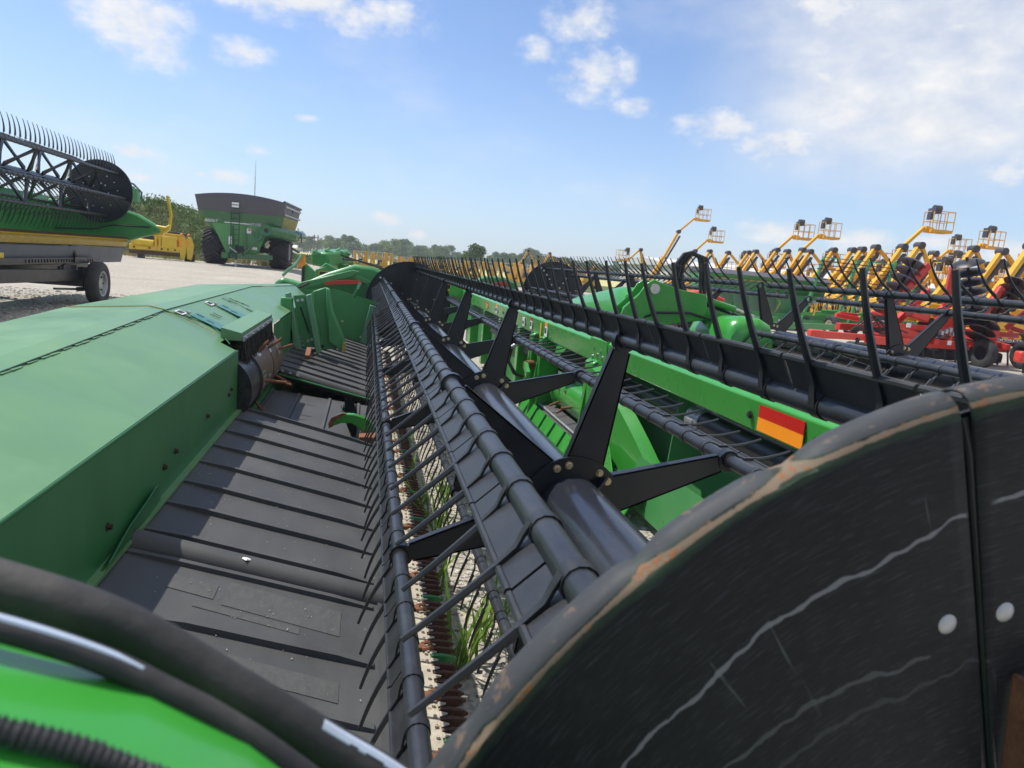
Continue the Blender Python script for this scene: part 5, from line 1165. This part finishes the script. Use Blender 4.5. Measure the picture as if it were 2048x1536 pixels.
    # lugged tyres
    for s in (-1, 1):
        w = wheel(h, (s*1.78, 2.0, .97), .90, 1.02, 'galv', .46, side=s); lg = MB()
        for k in range(22):
            a = R(360*k/22)
            for q in (-1, 1):
                aa = a+(q > 0)*R(8.2); pts = []
                for t in (0, .35, .7, 1.0):
                    an = aa+R(26)*t*.9; rr = .93-.05*(t > .9); pts.append((s*1.78+q*(.02+.5*t), 2.0+rr*math.cos(an), .97+rr*math.sin(an)))
                for p0, p1 in zip(pts[:-1], pts[1:]):
                    rad = Vector((0, p0[1]-2.0, p0[2]-.97)); lg.beam(p0, p1, .065, .11, up=rad)
        lg.build('tyre_lugs', 'tyre', w)
cart()
mast = MB(); 
MA = thing('radio_mast', 'thin tall lattice radio mast rising far behind the grain cart', 'mast', (-22.3, 150, gz(-22, 150)), local=True)
mast.tube([(0, 0, -1), (.0, 0, 12), (.05, 0, 17.5)], [.16, .09, .03], 5); mast.build('mast_pole', 'galv', MA)
for k in range(8): MB().box((0, 0, 1.5+k*1.8), (.34, .34, .06)).build('mast_brace', 'galv', MA)

# ================================================================ yellow pickup header
PK = thing('pickup_header', 'yellow forage pickup header with round end plates standing at the foot of the bank', 'harvester header', (-11.2, 42.0, gz(-11.2, 42)), None, R(6), local=True)
def pickup():
    h = PK
    MB().box((0, .6, .52), (2.7, .9, .12)).build('floor_pan', 'yellow', h)
    MB().box((0, .15, .58), (2.7, .08, .28)).build('front_lip', 'yellow', h, bevel=.02)
    MB().box((0, 1.0, .95), (2.7, .08, .95)).build('back_wall', 'yellow', h)
    MB().prism([(-1.35, 1.05), (1.35, 1.05), (1.30, 1.40), (-.2, 1.46), (-1.0, 1.46)], 'y', .55, .95).build('top_hood', 'yellow', h, bevel=.03)
    MB().box((-.62, .18, 1.02), (.95, .02, .62)).build('opening_frame', 'decal_black', h)
    MB().tube([(-1.1, .16, .86), (-.15, .16, .82)], .20, 16).build('feed_rotor', 'yellow', h)
    for x in (-1.2, -.05, .15, 1.25): MB().box((x, .12, .92), (.10, .12, .85)).build('frame_rib', 'yellow', h, bevel=.01)
    MB().box((.62, .12, .95), (.75, .06, .62)).build('side_plate', 'yellow', h, bevel=.02)
    for x in (-1.1, -.35, .25, .55, .9): MB().tube([(x, .09, .56), (x, .12, .56)], .05, 10).build('drain_hole', 'decal_black', h)
    MB().box((-.75, .08, .54), (.6, .04, .18)).build('skid_guard', 'yellow', h, bevel=.02)
    for k, x in enumerate((1.30, 1.66)):
        pts = [(x-.18+.32*math.cos(R(a))*.9+.15, .78+.58*math.sin(R(a))) for a in range(-60, 241, 20)]
        MB().prism([(x-.14, .12), (x+.10, .08), (x+.16, .4), (x+.22, .9), (x+.10, 1.28), (x-.1, 1.32), (x-.16, .9)], 'y', .05-.1*k, .11-.1*k).build('end_plate', 'yellow', h, bevel=.03)
        MB().box((x-.14, .03-.1*k, 1.0), (.09, .02, .48)).build('reflector', 'orange_reflector', h)
        MB().lathe([(0, .12), (.07, .08), (.09, 0)], 12, axis='z').build('marker_lamp', 'orange', h).location = (x-.08, .1, 1.38)
    MB().tube([(1.35, .4, .22), (1.85, .4, .22)], .22, 16).build('gauge_wheel', 'tyre', h)
    MB().box((0, .35, .30), (2.7, .5, .18)).build('pickup_reel', 'rust_dark', h); MB().box((-.8, .4, .11), (.3, .5, .26)).build('skid_shoe', 'black_paint', h)
    MB().tube([(.3, .8, 1.5), (1.0, .8, 1.48), (1.4, .6, 1.42)], .06, 8).build('hydraulic_hose', 'rubber', h)
pickup()
GH = thing('green_implement', 'green machine part with black hose loop showing above the scrubby bank', 'implement', (-14.6, 47.0, 3.0), local=True)
MB().box((-.6, 0, .9), (3.4, .6, .8)).build('frame_box', 'green', GH, bevel=.04); MB().box((.8, -.32, 1.0), (.3, .1, .8)).build('end_plate', 'green', GH)
MB().tube([(-1.8, 0, 1.75), (-.2, 0, 1.82), (.8, 0, 1.55), (1.25, 0, 1.1), (1.2, 0, .7)], .05, 8).build('hydraulic_hose', 'rubber', GH)
MB().box((-.3, -.31, 1.1), (1.5, .03, .12)).build('stripe', 'yellow', GH); MB().box((-.8, 0, -.4), (.3, .3, 2.0)).build('stand_leg', 'green', GH)
RI = thing('red_implement', 'small red machine half hidden in the scrub behind the loaded reel', 'implement', (-19.0, 46, 2.0), local=True)
MB().prism([(-1.0, .0), (1.0, .2), (1.1, .7), (.2, .9), (-.9, .5)], 'y', 0, .6).build('body', 'red_bright', RI, bevel=.05); MB().box((0, .3, -.5), (.3, .3, 1.2)).build('stand_leg', 'black_paint', RI)

# ================================================================ lifts
def basket(mb_floor, mb_rail, mb_box, x, z, w=1.1, d=.75, hh=.95, s=1):
    mb_floor.box((x+s*w/2, 0, z), (w, d, .14)); mb_floor.beam((x-s*.15, 0, z+.1), (x+s*.25, 0, z+.02), .3, .25)
    for yy in (-d/2, d/2):
        for zz in (.55, 1.1): mb_rail.beam((x, yy, z+zz*hh/1.1), (x+s*w, yy, z+zz*hh/1.1), .036, .036)
        for q in (0, .33, .66, 1): mb_rail.beam((x+s*w*q, yy, z), (x+s*w*q, yy, z+hh), .036, .036)
    for q in (0, 1):
        for zz in (.55, 1.1): mb_rail.beam((x+s*w*q, -d/2, z+zz*hh/1.1), (x+s*w*q, d/2, z+zz*hh/1.1), .036, .036)
    mb_box.box((x+s*.18, -.1, z+hh+.02), (.36, .5, .26)); mb_box.tube([(x-.02, -.3, z+hh+.12), (x+.34*s, -.3, z+hh+.12)], .17, 8); mb_box.box((x+s*.05, 0, z+.7), (.14, .3, .3))
def boom_lift(kind):
    t = thing('boom_lift', '', 'boom lift', (0, 0, 0), 'yellow boom lifts parked in a row', local=True)
    c = MB(); c.box((0, 0, .62), (2.3, 1.5, .34)); c.box((-.1, 0, 1.05), (1.9, 1.35, .5)); c.box((-.9, 0, 1.3), (.7, 1.3, .7)); c.build('chassis', 'lift_yellow', t, bevel=.04)
    for x in (-.85, .85):
        for y in (-.7, .7):
            w = MB(); w.lathe([(0, -.14), (.22, -.14), (.36, -.13), (.40, -.08), (.40, .08), (.36, .13), (.22, .14), (0, .14)], 18, axis='y'); o = w.build('wheel', 'tyre', t); o.location = (x, y, .40)
    kn = {'fold': (.75, 4.30), 'mid': (.70, 4.25), 'low': (.55, 3.4), 'high': (.80, 4.30), 'tall': (1.2, 5.9), 'left': (-.55, 4.4)}[kind]
    base = (-.85, 1.35) if kind != 'left' else (.2, 1.35)
    b = MB(); b.beam((base[0], 0, base[1]), (kn[0], 0, kn[1]), .20, .25, up=(0, 1, 0)); b.beam((base[0]-.1, 0, base[1]+.1), ((base[0]+kn[0])/2-.05, 0, (base[1]+kn[1])/2), .27, .33, up=(0, 1, 0)); b.build('main_boom', 'lift_yellow', t, bevel=.02)
    d = MB(); dx = .24
    d.beam((base[0]+dx+.15, 0, base[1]+.35), (kn[0]+dx*.7, 0, kn[1]-.35), .12, .22, up=(0, 1, 0)); d.build('boom_cylinder', 'lift_dark', t)
    MB().box((base[0]+.62, -.14, base[1]+.8), (.12, .1, 1.2), Matrix.Rotation(R(25), 3, 'Y')).build('hose_track', 'lift_dark', t)
    k = MB(); k.tube([(kn[0], -.24, kn[1]), (kn[0], .24, kn[1])], .17, 14); k.build('knuckle', 'lift_dark', t)
    up = {'fold': (1.75, 2.8), 'mid': (1.7, 3.45), 'low': (1.35, 2.2), 'high': (1.75, 5.35), 'tall': (2.5, 7.2), 'left': (-1.6, 3.4)}[kind]; s = -1 if kind == 'left' else 1
    u = MB(); u.beam((kn[0]+.05*s, 0, kn[1]+.06), (up[0], 0, up[1]), .15, .19, up=(0, 1, 0)); u.build('upper_boom', 'lift_yellow', t, bevel=.015)
    fl, rl, bx = MB(), MB(), MB(); basket(fl, rl, bx, up[0]+.15*s, up[1]-.15, s=s)
    fl.build('platform', 'lift_yellow', t); rl.build('guard_rail', 'lift_rail', t); bx.build('control_box', 'lift_dark', t)
    return t
LP = {k: boom_lift(k) for k in ('fold', 'mid', 'low', 'high', 'tall', 'left')}
LBL = {'fold': 'yellow boom lift with folded raised boom in the long parked row', 'low': 'yellow boom lift with its boom folded low, in the parked rows', 'high': 'yellow boom lift whose upper boom holds the basket high above the parked row',
       'tall': 'yellow boom lift with the longest boom stretched up, basket level, at the far end', 'left': 'yellow boom lift with its basket hanging on the other side of the boom'}
used = set(); rgL = random.Random(6)
ORD = ['first', 'second', 'third', 'fourth', 'fifth', 'sixth', 'seventh', 'eighth', 'ninth', 'tenth', 'eleventh', 'twelfth', 'thirteenth', 'fourteenth', 'fifteenth', 'sixteenth', 'seventeenth', 'eighteenth', 'nineteenth', 'twentieth', 'twenty-first', 'twenty-second', 'twenty-third', 'twenty-fourth']
WHAT = {'mid': 'yellow boom lift with level basket', 'fold': 'yellow boom lift folded at a raised knuckle', 'low': 'yellow boom lift folded low', 'high': 'yellow boom lift with basket raised high', 'tall': 'yellow boom lift with the tallest boom', 'left': 'yellow boom lift, basket on the opposite side'}
def put_lift(kind, x, y, rz=0, s=1, place=''):
    if kind in used: o = copy_tree(LP[kind])
    else: o = LP[kind]; used.add(kind)
    o.location = (x, y, gz(x, y)); o.rotation_euler = (0, 0, R(rz)); o.scale = (s, s, s); o['label'] = WHAT[kind]+', '+place
    o['group'] = {'fold': 'yellow boom lifts with folded raised booms', 'mid': 'yellow boom lifts with level baskets', 'low': 'yellow boom lifts folded low', 'high': 'yellow boom lifts with raised baskets'}.get(kind, 'yellow boom lifts parked in a row')
nl = 0
for (x, y, k) in ((27.0, 25.6, 'fold'), (27.4, 27.3, 'mid'), (27.6, 29.2, 'fold'), (25.9, 30.6, 'fold'), (26.4, 32.4, 'high'), (26.2, 34.0, 'mid'), (26.6, 35.6, 'fold'), (27.2, 37.2, 'mid'), (27.2, 39.0, 'fold'), (26.8, 40.6, 'mid'), (27.2, 42.2, 'high'),
                  (27.2, 43.8, 'fold'), (27.4, 45.6, 'high'), (27.0, 47.4, 'mid'), (27.4, 49.2, 'fold'), (27.3, 52.0, 'mid'), (27.2, 55.0, 'fold'), (27.0, 57.5, 'high'), (26.4, 61.0, 'tall'), (27.0, 66.5, 'left')):
    put_lift(k, x-.6, y, rgL.uniform(-5, 5)-6, rgL.uniform(.97, 1.03), ORD[nl]+' of the row behind the red harrow'); nl += 1
nl = 0
for (x, y, k) in ((31.0, 26.5, 'fold'), (30.6, 28.6, 'high'), (33.5, 30.5, 'fold'), (33.8, 32.5, 'low'), (33.2, 34.5, 'mid'), (33.6, 36.5, 'high'), (33.4, 38.5, 'low'), (33.8, 41.0, 'mid'), (33.5, 43.5, 'fold'), (33.2, 46.5, 'low'), (33.8, 49.5, 'fold'), (33.4, 53, 'fold'), (33.0, 57, 'low'), (36.5, 33.0, 'mid'), (36.8, 36.0, 'fold'), (37.0, 39.5, 'low'), (36.6, 42.5, 'high'), (37, 45.5, 'fold'), (30.4, 31.5, 'low'), (30.2, 35.0, 'mid'), (30.6, 38.2, 'low')):
    put_lift(k, x, y, rgL.uniform(-8, 8)-4, rgL.uniform(.95, 1.05), ORD[nl]+' of the back rows by the shed'); nl += 1
for nl, (x, y, k) in enumerate(((16.6, 78, 'fold'), (19.6, 80, 'fold'), (23.5, 84, 'low'), (26, 82, 'low'))): put_lift(k, x, y, rgL.uniform(-10, 10), .85, ORD[nl]+' of four beyond the towable lifts')
# towable lifts with four folded outriggers
def towable():
    t = thing('towable_lift', '', 'trailer lift', (0, 0, 0), 'towable yellow lifts stored along the field edge', local=True)
    c = MB(); c.box((0, 0, .55), (1.7, .7, .18)); c.beam((-.8, 0, .5), (-1.9, 0, .42), .1, .1); c.box((.1, 0, .85), (.7, .6, .5)); c.build('chassis', 'lift_yellow', t)
    for (x, y) in ((-.75, -.35), (-.75, .35), (.75, -.35), (.75, .35)):
        o = MB(); o.beam((x, y, .45), (x*1.12, y*1.2, 1.95), .13, .16); o.build('outrigger', 'lift_yellow', t)
    b = MB(); b.beam((-.55, 0, 1.75), (.45, 0, .95), .22, .26, up=(0, 1, 0)); b.box((.3, 0, 1.55), (.3, .35, 1.0)); b.build('folded_boom', 'lift_yellow', t)
    MB().beam((-.5, -.2, 1.55), (.5, -.2, .8), .06, .10, up=(0, 1, 0)).build('boom_cylinder', 'galv', t); MB().box((-.25, 0, 1.05), (.4, .5, .4)).build('battery_box', 'lift_dark', t)
    r = MB()
    for z in (1.35, 1.65, 1.95): r.beam((-1.0, .45, z), (1.0, .45, z), .04, .04)
    for x in (-1.0, -.5, 0, .5, 1.0): r.beam((x, .45, 1.0), (x, .45, 1.95), .04, .04)
    r.build('guard_rail', 'white_paint', t)
    for y in (-.5, .5):
        w = MB(); w.lathe([(0, -.08), (.18, -.08), (.28, -.06), (.28, .06), (.18, .08), (0, .08)], 14, axis='y'); o = w.build('wheel', 'tyre', t); o.location = (0, y, .28)
    return t
TW = towable(); first = True
for nl, (x, y) in enumerate(((-0.5, 73.2), (1.3, 68.3), (3.6, 94.0), (5.0, 95), (6.4, 95.0), (8.0, 94.1), (9.0, 85.6), (9.8, 77.4), (10.9, 75.1), (11.6, 67.7), (12.0, 60.6), (13.9, 62.1), (15.6, 64.5), (16.6, 67.2))):
    o = TW if first else copy_tree(TW); first = False
    o.location = (x, y, gz(x, y)); o.rotation_euler = (0, 0, R(rgL.uniform(-14, 10))); o['label'] = 'yellow towable lift with upright outriggers, '+ORD[nl]+' along the field edge from the grain cart'

# ================================================================ right hand machines
def disc_gang(h, p0, p1, n, r, m, name='disc_gang'):
    p0, p1 = Vector(p0), Vector(p1); ax = (p1-p0).normalized(); q = ax.to_track_quat('Y', 'Z').to_matrix()
    g = MB().tube([p0, p1], .04, 8).build(name, 'black_paint', h)
    dm = MB(); dm.lathe([(0, .05), (r*.5, .035), (r*.85, 0), (r, -.05), (r*.99, -.055), (r*.8, -.01), (0, .035)], 22, axis='y'); me = dm.mesh('disc_blade'); me.materials.append(M[m])
    for k in range(n):
        o = inst('disc_blade', me, g, p0+(p1-p0)*((k+.5)/n)); o.rotation_euler = q.to_euler()
RED = thing('disc_harrow', 'red folding disc harrow with stacked dark disc gangs and black tyres', 'tillage implement', (15.8, 17.5, 0))
def red_machine():
    h = RED
    MB().beam((11.6, 16.6, .60), (14.3, 17.4, .55), .18, .18).build('drawbar', 'red_bright', h, bevel=.02)
    MB().box((11.5, 16.55, .60), (.40, .2, .22)).build('hitch', 'red_bright', h, bevel=.03); MB().tube([(12.9, 16.9, -.02), (13.05, 16.9, .55)], .05, 10).build('jack_leg', 'black_paint', h)
    MB().beam((13.4, 17.0, .52), (18.6, 17.6, .52), .22, .22).build('main_beam', 'red_bright', h, bevel=.02); MB().beam((13.6, 18.6, .75), (19.0, 19.2, .75), .2, .2).build('main_beam', 'red_paint', h, bevel=.02)
    MB().beam((13.6, 17.2, .95), (19.5, 18.2, .90), .16, .16).build('cross_beam', 'red_bright', h, bevel=.02)
    for x in (14.4, 15.6, 16.8, 18.0): MB().beam((x, 17.0, .6), (x+.2, 19.0, .8), .14, .14).build('cross_beam', 'red_paint', h)
    for (a, b) in (((13.9, 17.6, .75), (15.25, 17.4, 2.70)), ((14.6, 17.8, .75), (16.1, 18.2, 2.0)), ((16.2, 17.6, .8), (16.15, 17.5, 2.72)), ((16.5, 17.8, .8), (17.4, 17.6, 1.95)), ((17.6, 18, .8), (18.4, 18, 2.3)), ((18.6, 18.4, .8), (19.2, 18.4, 2.5))):
        MB().beam(a, b, .16, .2).build('wing_frame', 'red_paint', h, bevel=.02)
    for (p, d) in (((14.1, 17.5, 1.0), (.9, .25, .45)), ((15.3, 17.5, 1.35), (.6, .3, .4)), ((16.6, 17.7, 1.2), (.9, .3, .5)), ((17.8, 17.7, .95), (.8, .3, .4)), ((14.8, 17.4, .75), (1.2, .3, .3))): MB().box(p, d, Matrix.Rotation(R(12), 3, 'Y')).build('pivot_block', 'red_bright', h, bevel=.05)
    MB().box((13.9, 17.25, .98), (.42, .04, .42)).build('manual_box', 'black_paint', h, bevel=.02); MB().box((13.92, 17.22, 1.02), (.16, .02, .09)).build('label_plate', 'white_paint', h)
    disc_gang(h, (14.0, 17.6, .75), (15.0, 17.6, 2.85), 9, .36, 'blue_disc'); disc_gang(h, (17.1, 17.4, 1.2), (16.35, 17.3, 3.0), 7, .42, 'black_disc'); disc_gang(h, (16.8, 16.9, .75), (17.1, 16.9, 1.35), 3, .36, 'black_disc')
    disc_gang(h, (18.4, 18, 1.5), (19.0, 18, 2.6), 5, .38, 'black_disc')
    for (x, y) in ((16.95, 16.75), (18.6, 17.0), (14.9, 18.5)):
        wheel(h, (x, y, .40), .40, .26, 'black_paint', .20, side=-1)
    rr = random.Random(17)
    for k in range(16):
        x = rr.uniform(14.2, 20.5); y = rr.uniform(17.6, 19.4); z = rr.uniform(.7, 1.5); a = rr.uniform(0, 3.1); l = rr.uniform(.5, 1.3)
        MB().beam((x, y, z), (x+l*math.cos(a), y, z+.6*l*math.sin(a)), .11, .13).build('frame_link', 'red_bright' if k % 3 else 'red_paint', h, bevel=.015)
    disc_gang(h, (19.2, 17.4, .8), (19.9, 17.4, 2.3), 6, .38, 'black_disc'); disc_gang(h, (15.9, 17.9, .9), (16.9, 18.1, 1.0), 4, .30, 'black_disc')
    MB().box((16.0, 17.8, .22), (5.0, .5, .32)).build('rolling_basket', 'rubber', h, bevel=.08)
    for k in range(14): MB().beam((14.0+k*.36, 17.3, .5), (14.05+k*.36, 17.25, .05), .03, .05).build('tine', 'black_paint', h)
    for k in range(5): MB().tube([(12.8+.05*k, 16.95, .72), (13.3+.1*k, 16.9, 1.25-.06*k), (13.9+.2*k, 17.1, .78)], .02, 6).build('hydraulic_hose', 'rubber', h)
    for k in range(7): MB().box((15.3+.13*k, 17.0, .86+.05*(k % 3)), (.09, .12, .12)).build('valve_block', 'galv', h)
    lettering('EXCELERATOR', .13, h, (17.9-15.8, 17.3-17.5, .72), (R(90), 0, 0), 'white_paint')
    for (x, z) in ((14.6, 1.0), (16.0, .6), (16.2, .9)): MB().box((x, 16.98, z), (.13, .02, .12)).build('warning_decal', 'white_paint', h)
red_machine()
RED2 = thing('disc_harrow', 'second red implement, its hitch and bundled hoses in front of the folding disc harrow', 'tillage implement', (18.5, 15.8, 0))
MB().beam((17.0, 15.6, .45), (22.0, 16.6, .55), .2, .22).build('drawbar', 'red_bright', RED2, bevel=.03); MB().box((17.1, 15.6, .46), (.5, .25, .3)).build('hitch', 'red_bright', RED2, bevel=.05)
MB().box((17.5, 15.7, .17), (.3, .3, .36)).build('jack_foot', 'black_paint', RED2, bevel=.03); MB().beam((19.5, 16.2, 1.0), (24, 18.5, 1.0), .3, .3).build('main_beam', 'red_paint', RED2)
MB().beam((19.8, 16.4, .9), (21.0, 17.2, 2.4), .2, .22).build('wing_frame', 'red_paint', RED2); MB().box((20.2, 16.3, .35), (.2, .2, .72)).build('stand_leg', 'red_paint', RED2)
for k in range(6): MB().tube([(17.2, 15.6, .62), (17.7+.05*k, 15.6, 1.0-.02*k), (18.4+.08*k, 15.8, 1.15-.05*k), (19.6, 16.1, 1.12)], .025, 6).build('hydraulic_hose', 'rubber', RED2)
SD = thing('seed_drill', 'green box seed drill with black lid, boom frame and cream wheel hubs', 'seed drill', (18.5, 29.0, 0))
def drill():
    h = SD
    MB().prism([(28.2, 1.50), (29.6, 1.50), (29.9, 2.15), (27.9, 2.15)], 'x', 14.0, 19.7).build('hopper', 'green', h, bevel=.03)
    MB().prism([(27.85, 2.15), (29.95, 2.15), (29.5, 2.34), (28.3, 2.34)], 'x', 13.95, 19.75).build('hopper_lid', 'cart_black', h)
    MB().box((17, 27.93, 1.95), (5.4, .03, .05)).build('stripe', 'yellow_worn', h); MB().box((18.9, 27.9, 1.8), (.5, .03, .13)).build('name_plate', 'white_paint', h)
    for k in range(7): MB().prism([(28.3, .6), (29.4, .6), (29.5, 1.5), (28.2, 1.5)], 'x', 14.6+k*.75, 14.68+k*.75).build('hopper_strut', 'green', h)
    MB().prism([(17.2, 1.5), (19.5, 1.5), (18.3, .55), (17.6, .55)], 'y', 28.0, 28.2).build('side_frame', 'green', h)
    MB().beam((13.0, 27.6, .55), (22.5, 27.2, .55), .25, .25).build('main_frame', 'green', h)
    MB().beam((9.6, 21.0, .42), (16.5, 26.5, .45), .22, .22).build('drawbar', 'green', h, bevel=.02); MB().beam((12.5, 22.2, .40), (17.8, 24.5, .42), .2, .22).build('drawbar', 'green', h)
    MB().box((9.7, 21.1, .16), (.2, .2, .34)).build('jack_foot', 'black_paint', h)
    for (x, y) in ((18.3, 27.5), (20.85, 27.6)): wheel(h, (x, y, .40), .42, .34, 'cream_hub', .24, side=-1)
    op = MB(); rg = random.Random(12)
    for k in range(26):
        x = 18.2+k*.13; op.beam((x, 27.9+rg.uniform(-.3, .3), .9), (x+.05, 27.6, .3), .05, .09); op.tube([(x, 28.1, 1.5), (x+rg.uniform(-.1, .1), 28.0, .9)], .03, 5)
    op.build('row_openers', 'black_paint', h)
    for k in range(9): MB().tube([(18.6+.3*k, 27.5, .75+.09*(k % 3)), (19.5+.3*k, 27.5, .8+.08*(k % 4))], .06, 8).build('lift_cylinder', 'green_new', h)
    for k in range(12): MB().box((18.5+.27*k, 27.4, 1.15+.12*(k % 3)), (.12, .12, .14)).build('hose_coupling', 'galv', h)
    for k in range(3): MB().tube([(17.0+k*1.6, 27.6, 1.6), (17.2+k*1.6, 27.5, 1.1), (17.0+k*1.6, 27.5, .7)], .02, 5).build('safety_chain', 'yellow_worn', h)
drill()
CU = thing('field_cultivator', 'tall green folded cultivator wing with rows of thin harrow bars', 'cultivator', (21.0, 26.5, 0))
def culti():
    h = CU
    for k, x in enumerate((18.2, 19.8, 20.4, 21.6, 22.9)):
        MB().beam((x-.5, 26.6, .35), (x+.25, 26.8, 3.1+.05*k), .10, .12).build('wing_frame', 'green', h)
    for k in range(8):
        z = 3.1-.16*k-.25*(k > 3); MB().tube([(18.3-.05*k, 26.7, z+.05), (23.4-.1*k, 26.8, z+.02)], .022, 6).build('harrow_bar', 'green' if k == 0 else 'black_paint', h)
    sp = MB(); rg = random.Random(14)
    for k in range(60): x = 18.2+rg.random()*5; z = 1.2+rg.random()*1.8; sp.tube([(x, 26.65, z), (x+.05, 26.5, z-.1), (x-.05, 26.45, z-.22)], .014, 4)
    sp.build('harrow_teeth', 'black_paint', h, kind='stuff')
    MB().beam((17.2, 26.3, .45), (24.5, 26.5, .45), .2, .2).build('main_frame', 'green', h); MB().beam((17.4, 26.4, .8), (23.5, 26.5, .75), .14, .14).build('cross_beam', 'green_new', h)
    for x in (18.7, 20.6, 22.4): wheel(h, (x, 26.0, .40), .40, .3, 'cream_hub', .22, side=-1)
    for k in range(3): MB().beam((18.0+k*1.5, 26.25, .75), (18.12+k*1.5, 26.25, 1.35), .06, .02, up=(0, 1, 0)).build('reflector', 'yellow', h)
culti()
RI2 = thing('red_implement', 'red and orange machine showing between the arch arm and the green seed drill', 'implement', (11.5, 24.5, 0), local=True)
MB().prism([(-1.2, .75), (1.3, .6), (1.6, 1.15), (.8, 1.4), (-.6, 1.2)], 'y', 0, .8).build('body', 'red_bright', RI2, bevel=.06); MB().box((.2, .4, .38), (2.0, .2, .8)).build('frame', 'red_paint', RI2); MB().box((.9, -.03, 1.2), (.4, .05, .2)).build('name_plate', 'white_paint', RI2)

# ================================================================ buildings, poles
B1 = thing('metal_shed', 'long low cream metal shed with pale roof behind the boom lifts', 'building', (56, 86, -.1), local=True)
MB().box((0, 0, 1.7), (44, 16, 3.6)).build('wall', 'building_wall', B1)
MB().prism([(-8.4, 3.5), (8.4, 3.5), (8.4, 3.7), (0, 4.5), (-8.4, 3.7)], 'x', -22.3, 22.3).build('roof', 'building_roof', B1)
for k in range(5): w = MB().box((-13+k*6, -8.02, 1.7), (1.8, .08, 1.2)).build('window', 'white_paint', B1); MB().box((-13+k*6, -8.07, 1.7), (1.5, .04, .95)).build('pane', 'glass_dark', w)
MB().box((10, -8.03, 1.5), (3.4, .1, 3.0)).build('door', 'galv', B1)
for k in range(28): MB().box((-21.2+k*1.55, -8.03, 1.75), (.06, .05, 3.5)).build('wall_rib', 'building_wall', B1)
B2 = thing('small_shed', 'tiny white shed by the road far beyond the grain cart', 'building', (-14.5, 138, gz(-14, 138)), local=True)
MB().box((0, 0, .8), (3.2, 2.2, 1.7)).build('wall', 'white_paint', B2); MB().prism([(-1.3, 1.6), (1.3, 1.6), (0, 2.1)], 'x', -1.7, 1.7).build('roof', 'building_roof', B2); MB().box((.6, -1.12, .6), (.7, .05, 1.2)).build('door', 'grey_panel', B2)
for (x, y, hh, lab) in ((-13.0, 140, 5.2, 'wooden utility pole beside the tiny white shed'), (-10.2, 142, 4.4, 'wooden utility pole with crossarm in front of the far trees'), (-9.6, 143, 4.4, 'thin wooden utility pole right next to the crossarm pole')):
    p = thing('utility_pole', lab, 'utility pole', (x, y, gz(x, y)), local=True); MB().tube([(0, 0, -.3), (0, 0, hh)], [.14, .10], 8).build('pole', 'wood', p); MB().beam((-.9, 0, hh-.5), (.9, 0, hh-.5), .1, .12).build('crossarm', 'wood', p)
# ================================================================ air
def haze():
    m = bpy.data.materials.new('haze'); m.use_nodes = True; nt = m.node_tree; nt.nodes.clear()
    v = nt.nodes.new('ShaderNodeVolumePrincipled'); v.inputs['Color'].default_value = (.86, .92, 1, 1); v.inputs['Density'].default_value = .0006; v.inputs['Anisotropy'].default_value = .2
    o = nt.nodes.new('ShaderNodeOutputMaterial'); nt.links.new(v.outputs[0], o.inputs['Volume']); M['haze'] = m
    b = MB().box((0, 215, 8.5), (1000, 560, 25)).build('haze', 'haze', ang=None)
    setp(b, 'thin summer haze paling the far trees', 'haze', kind='stuff')
haze()
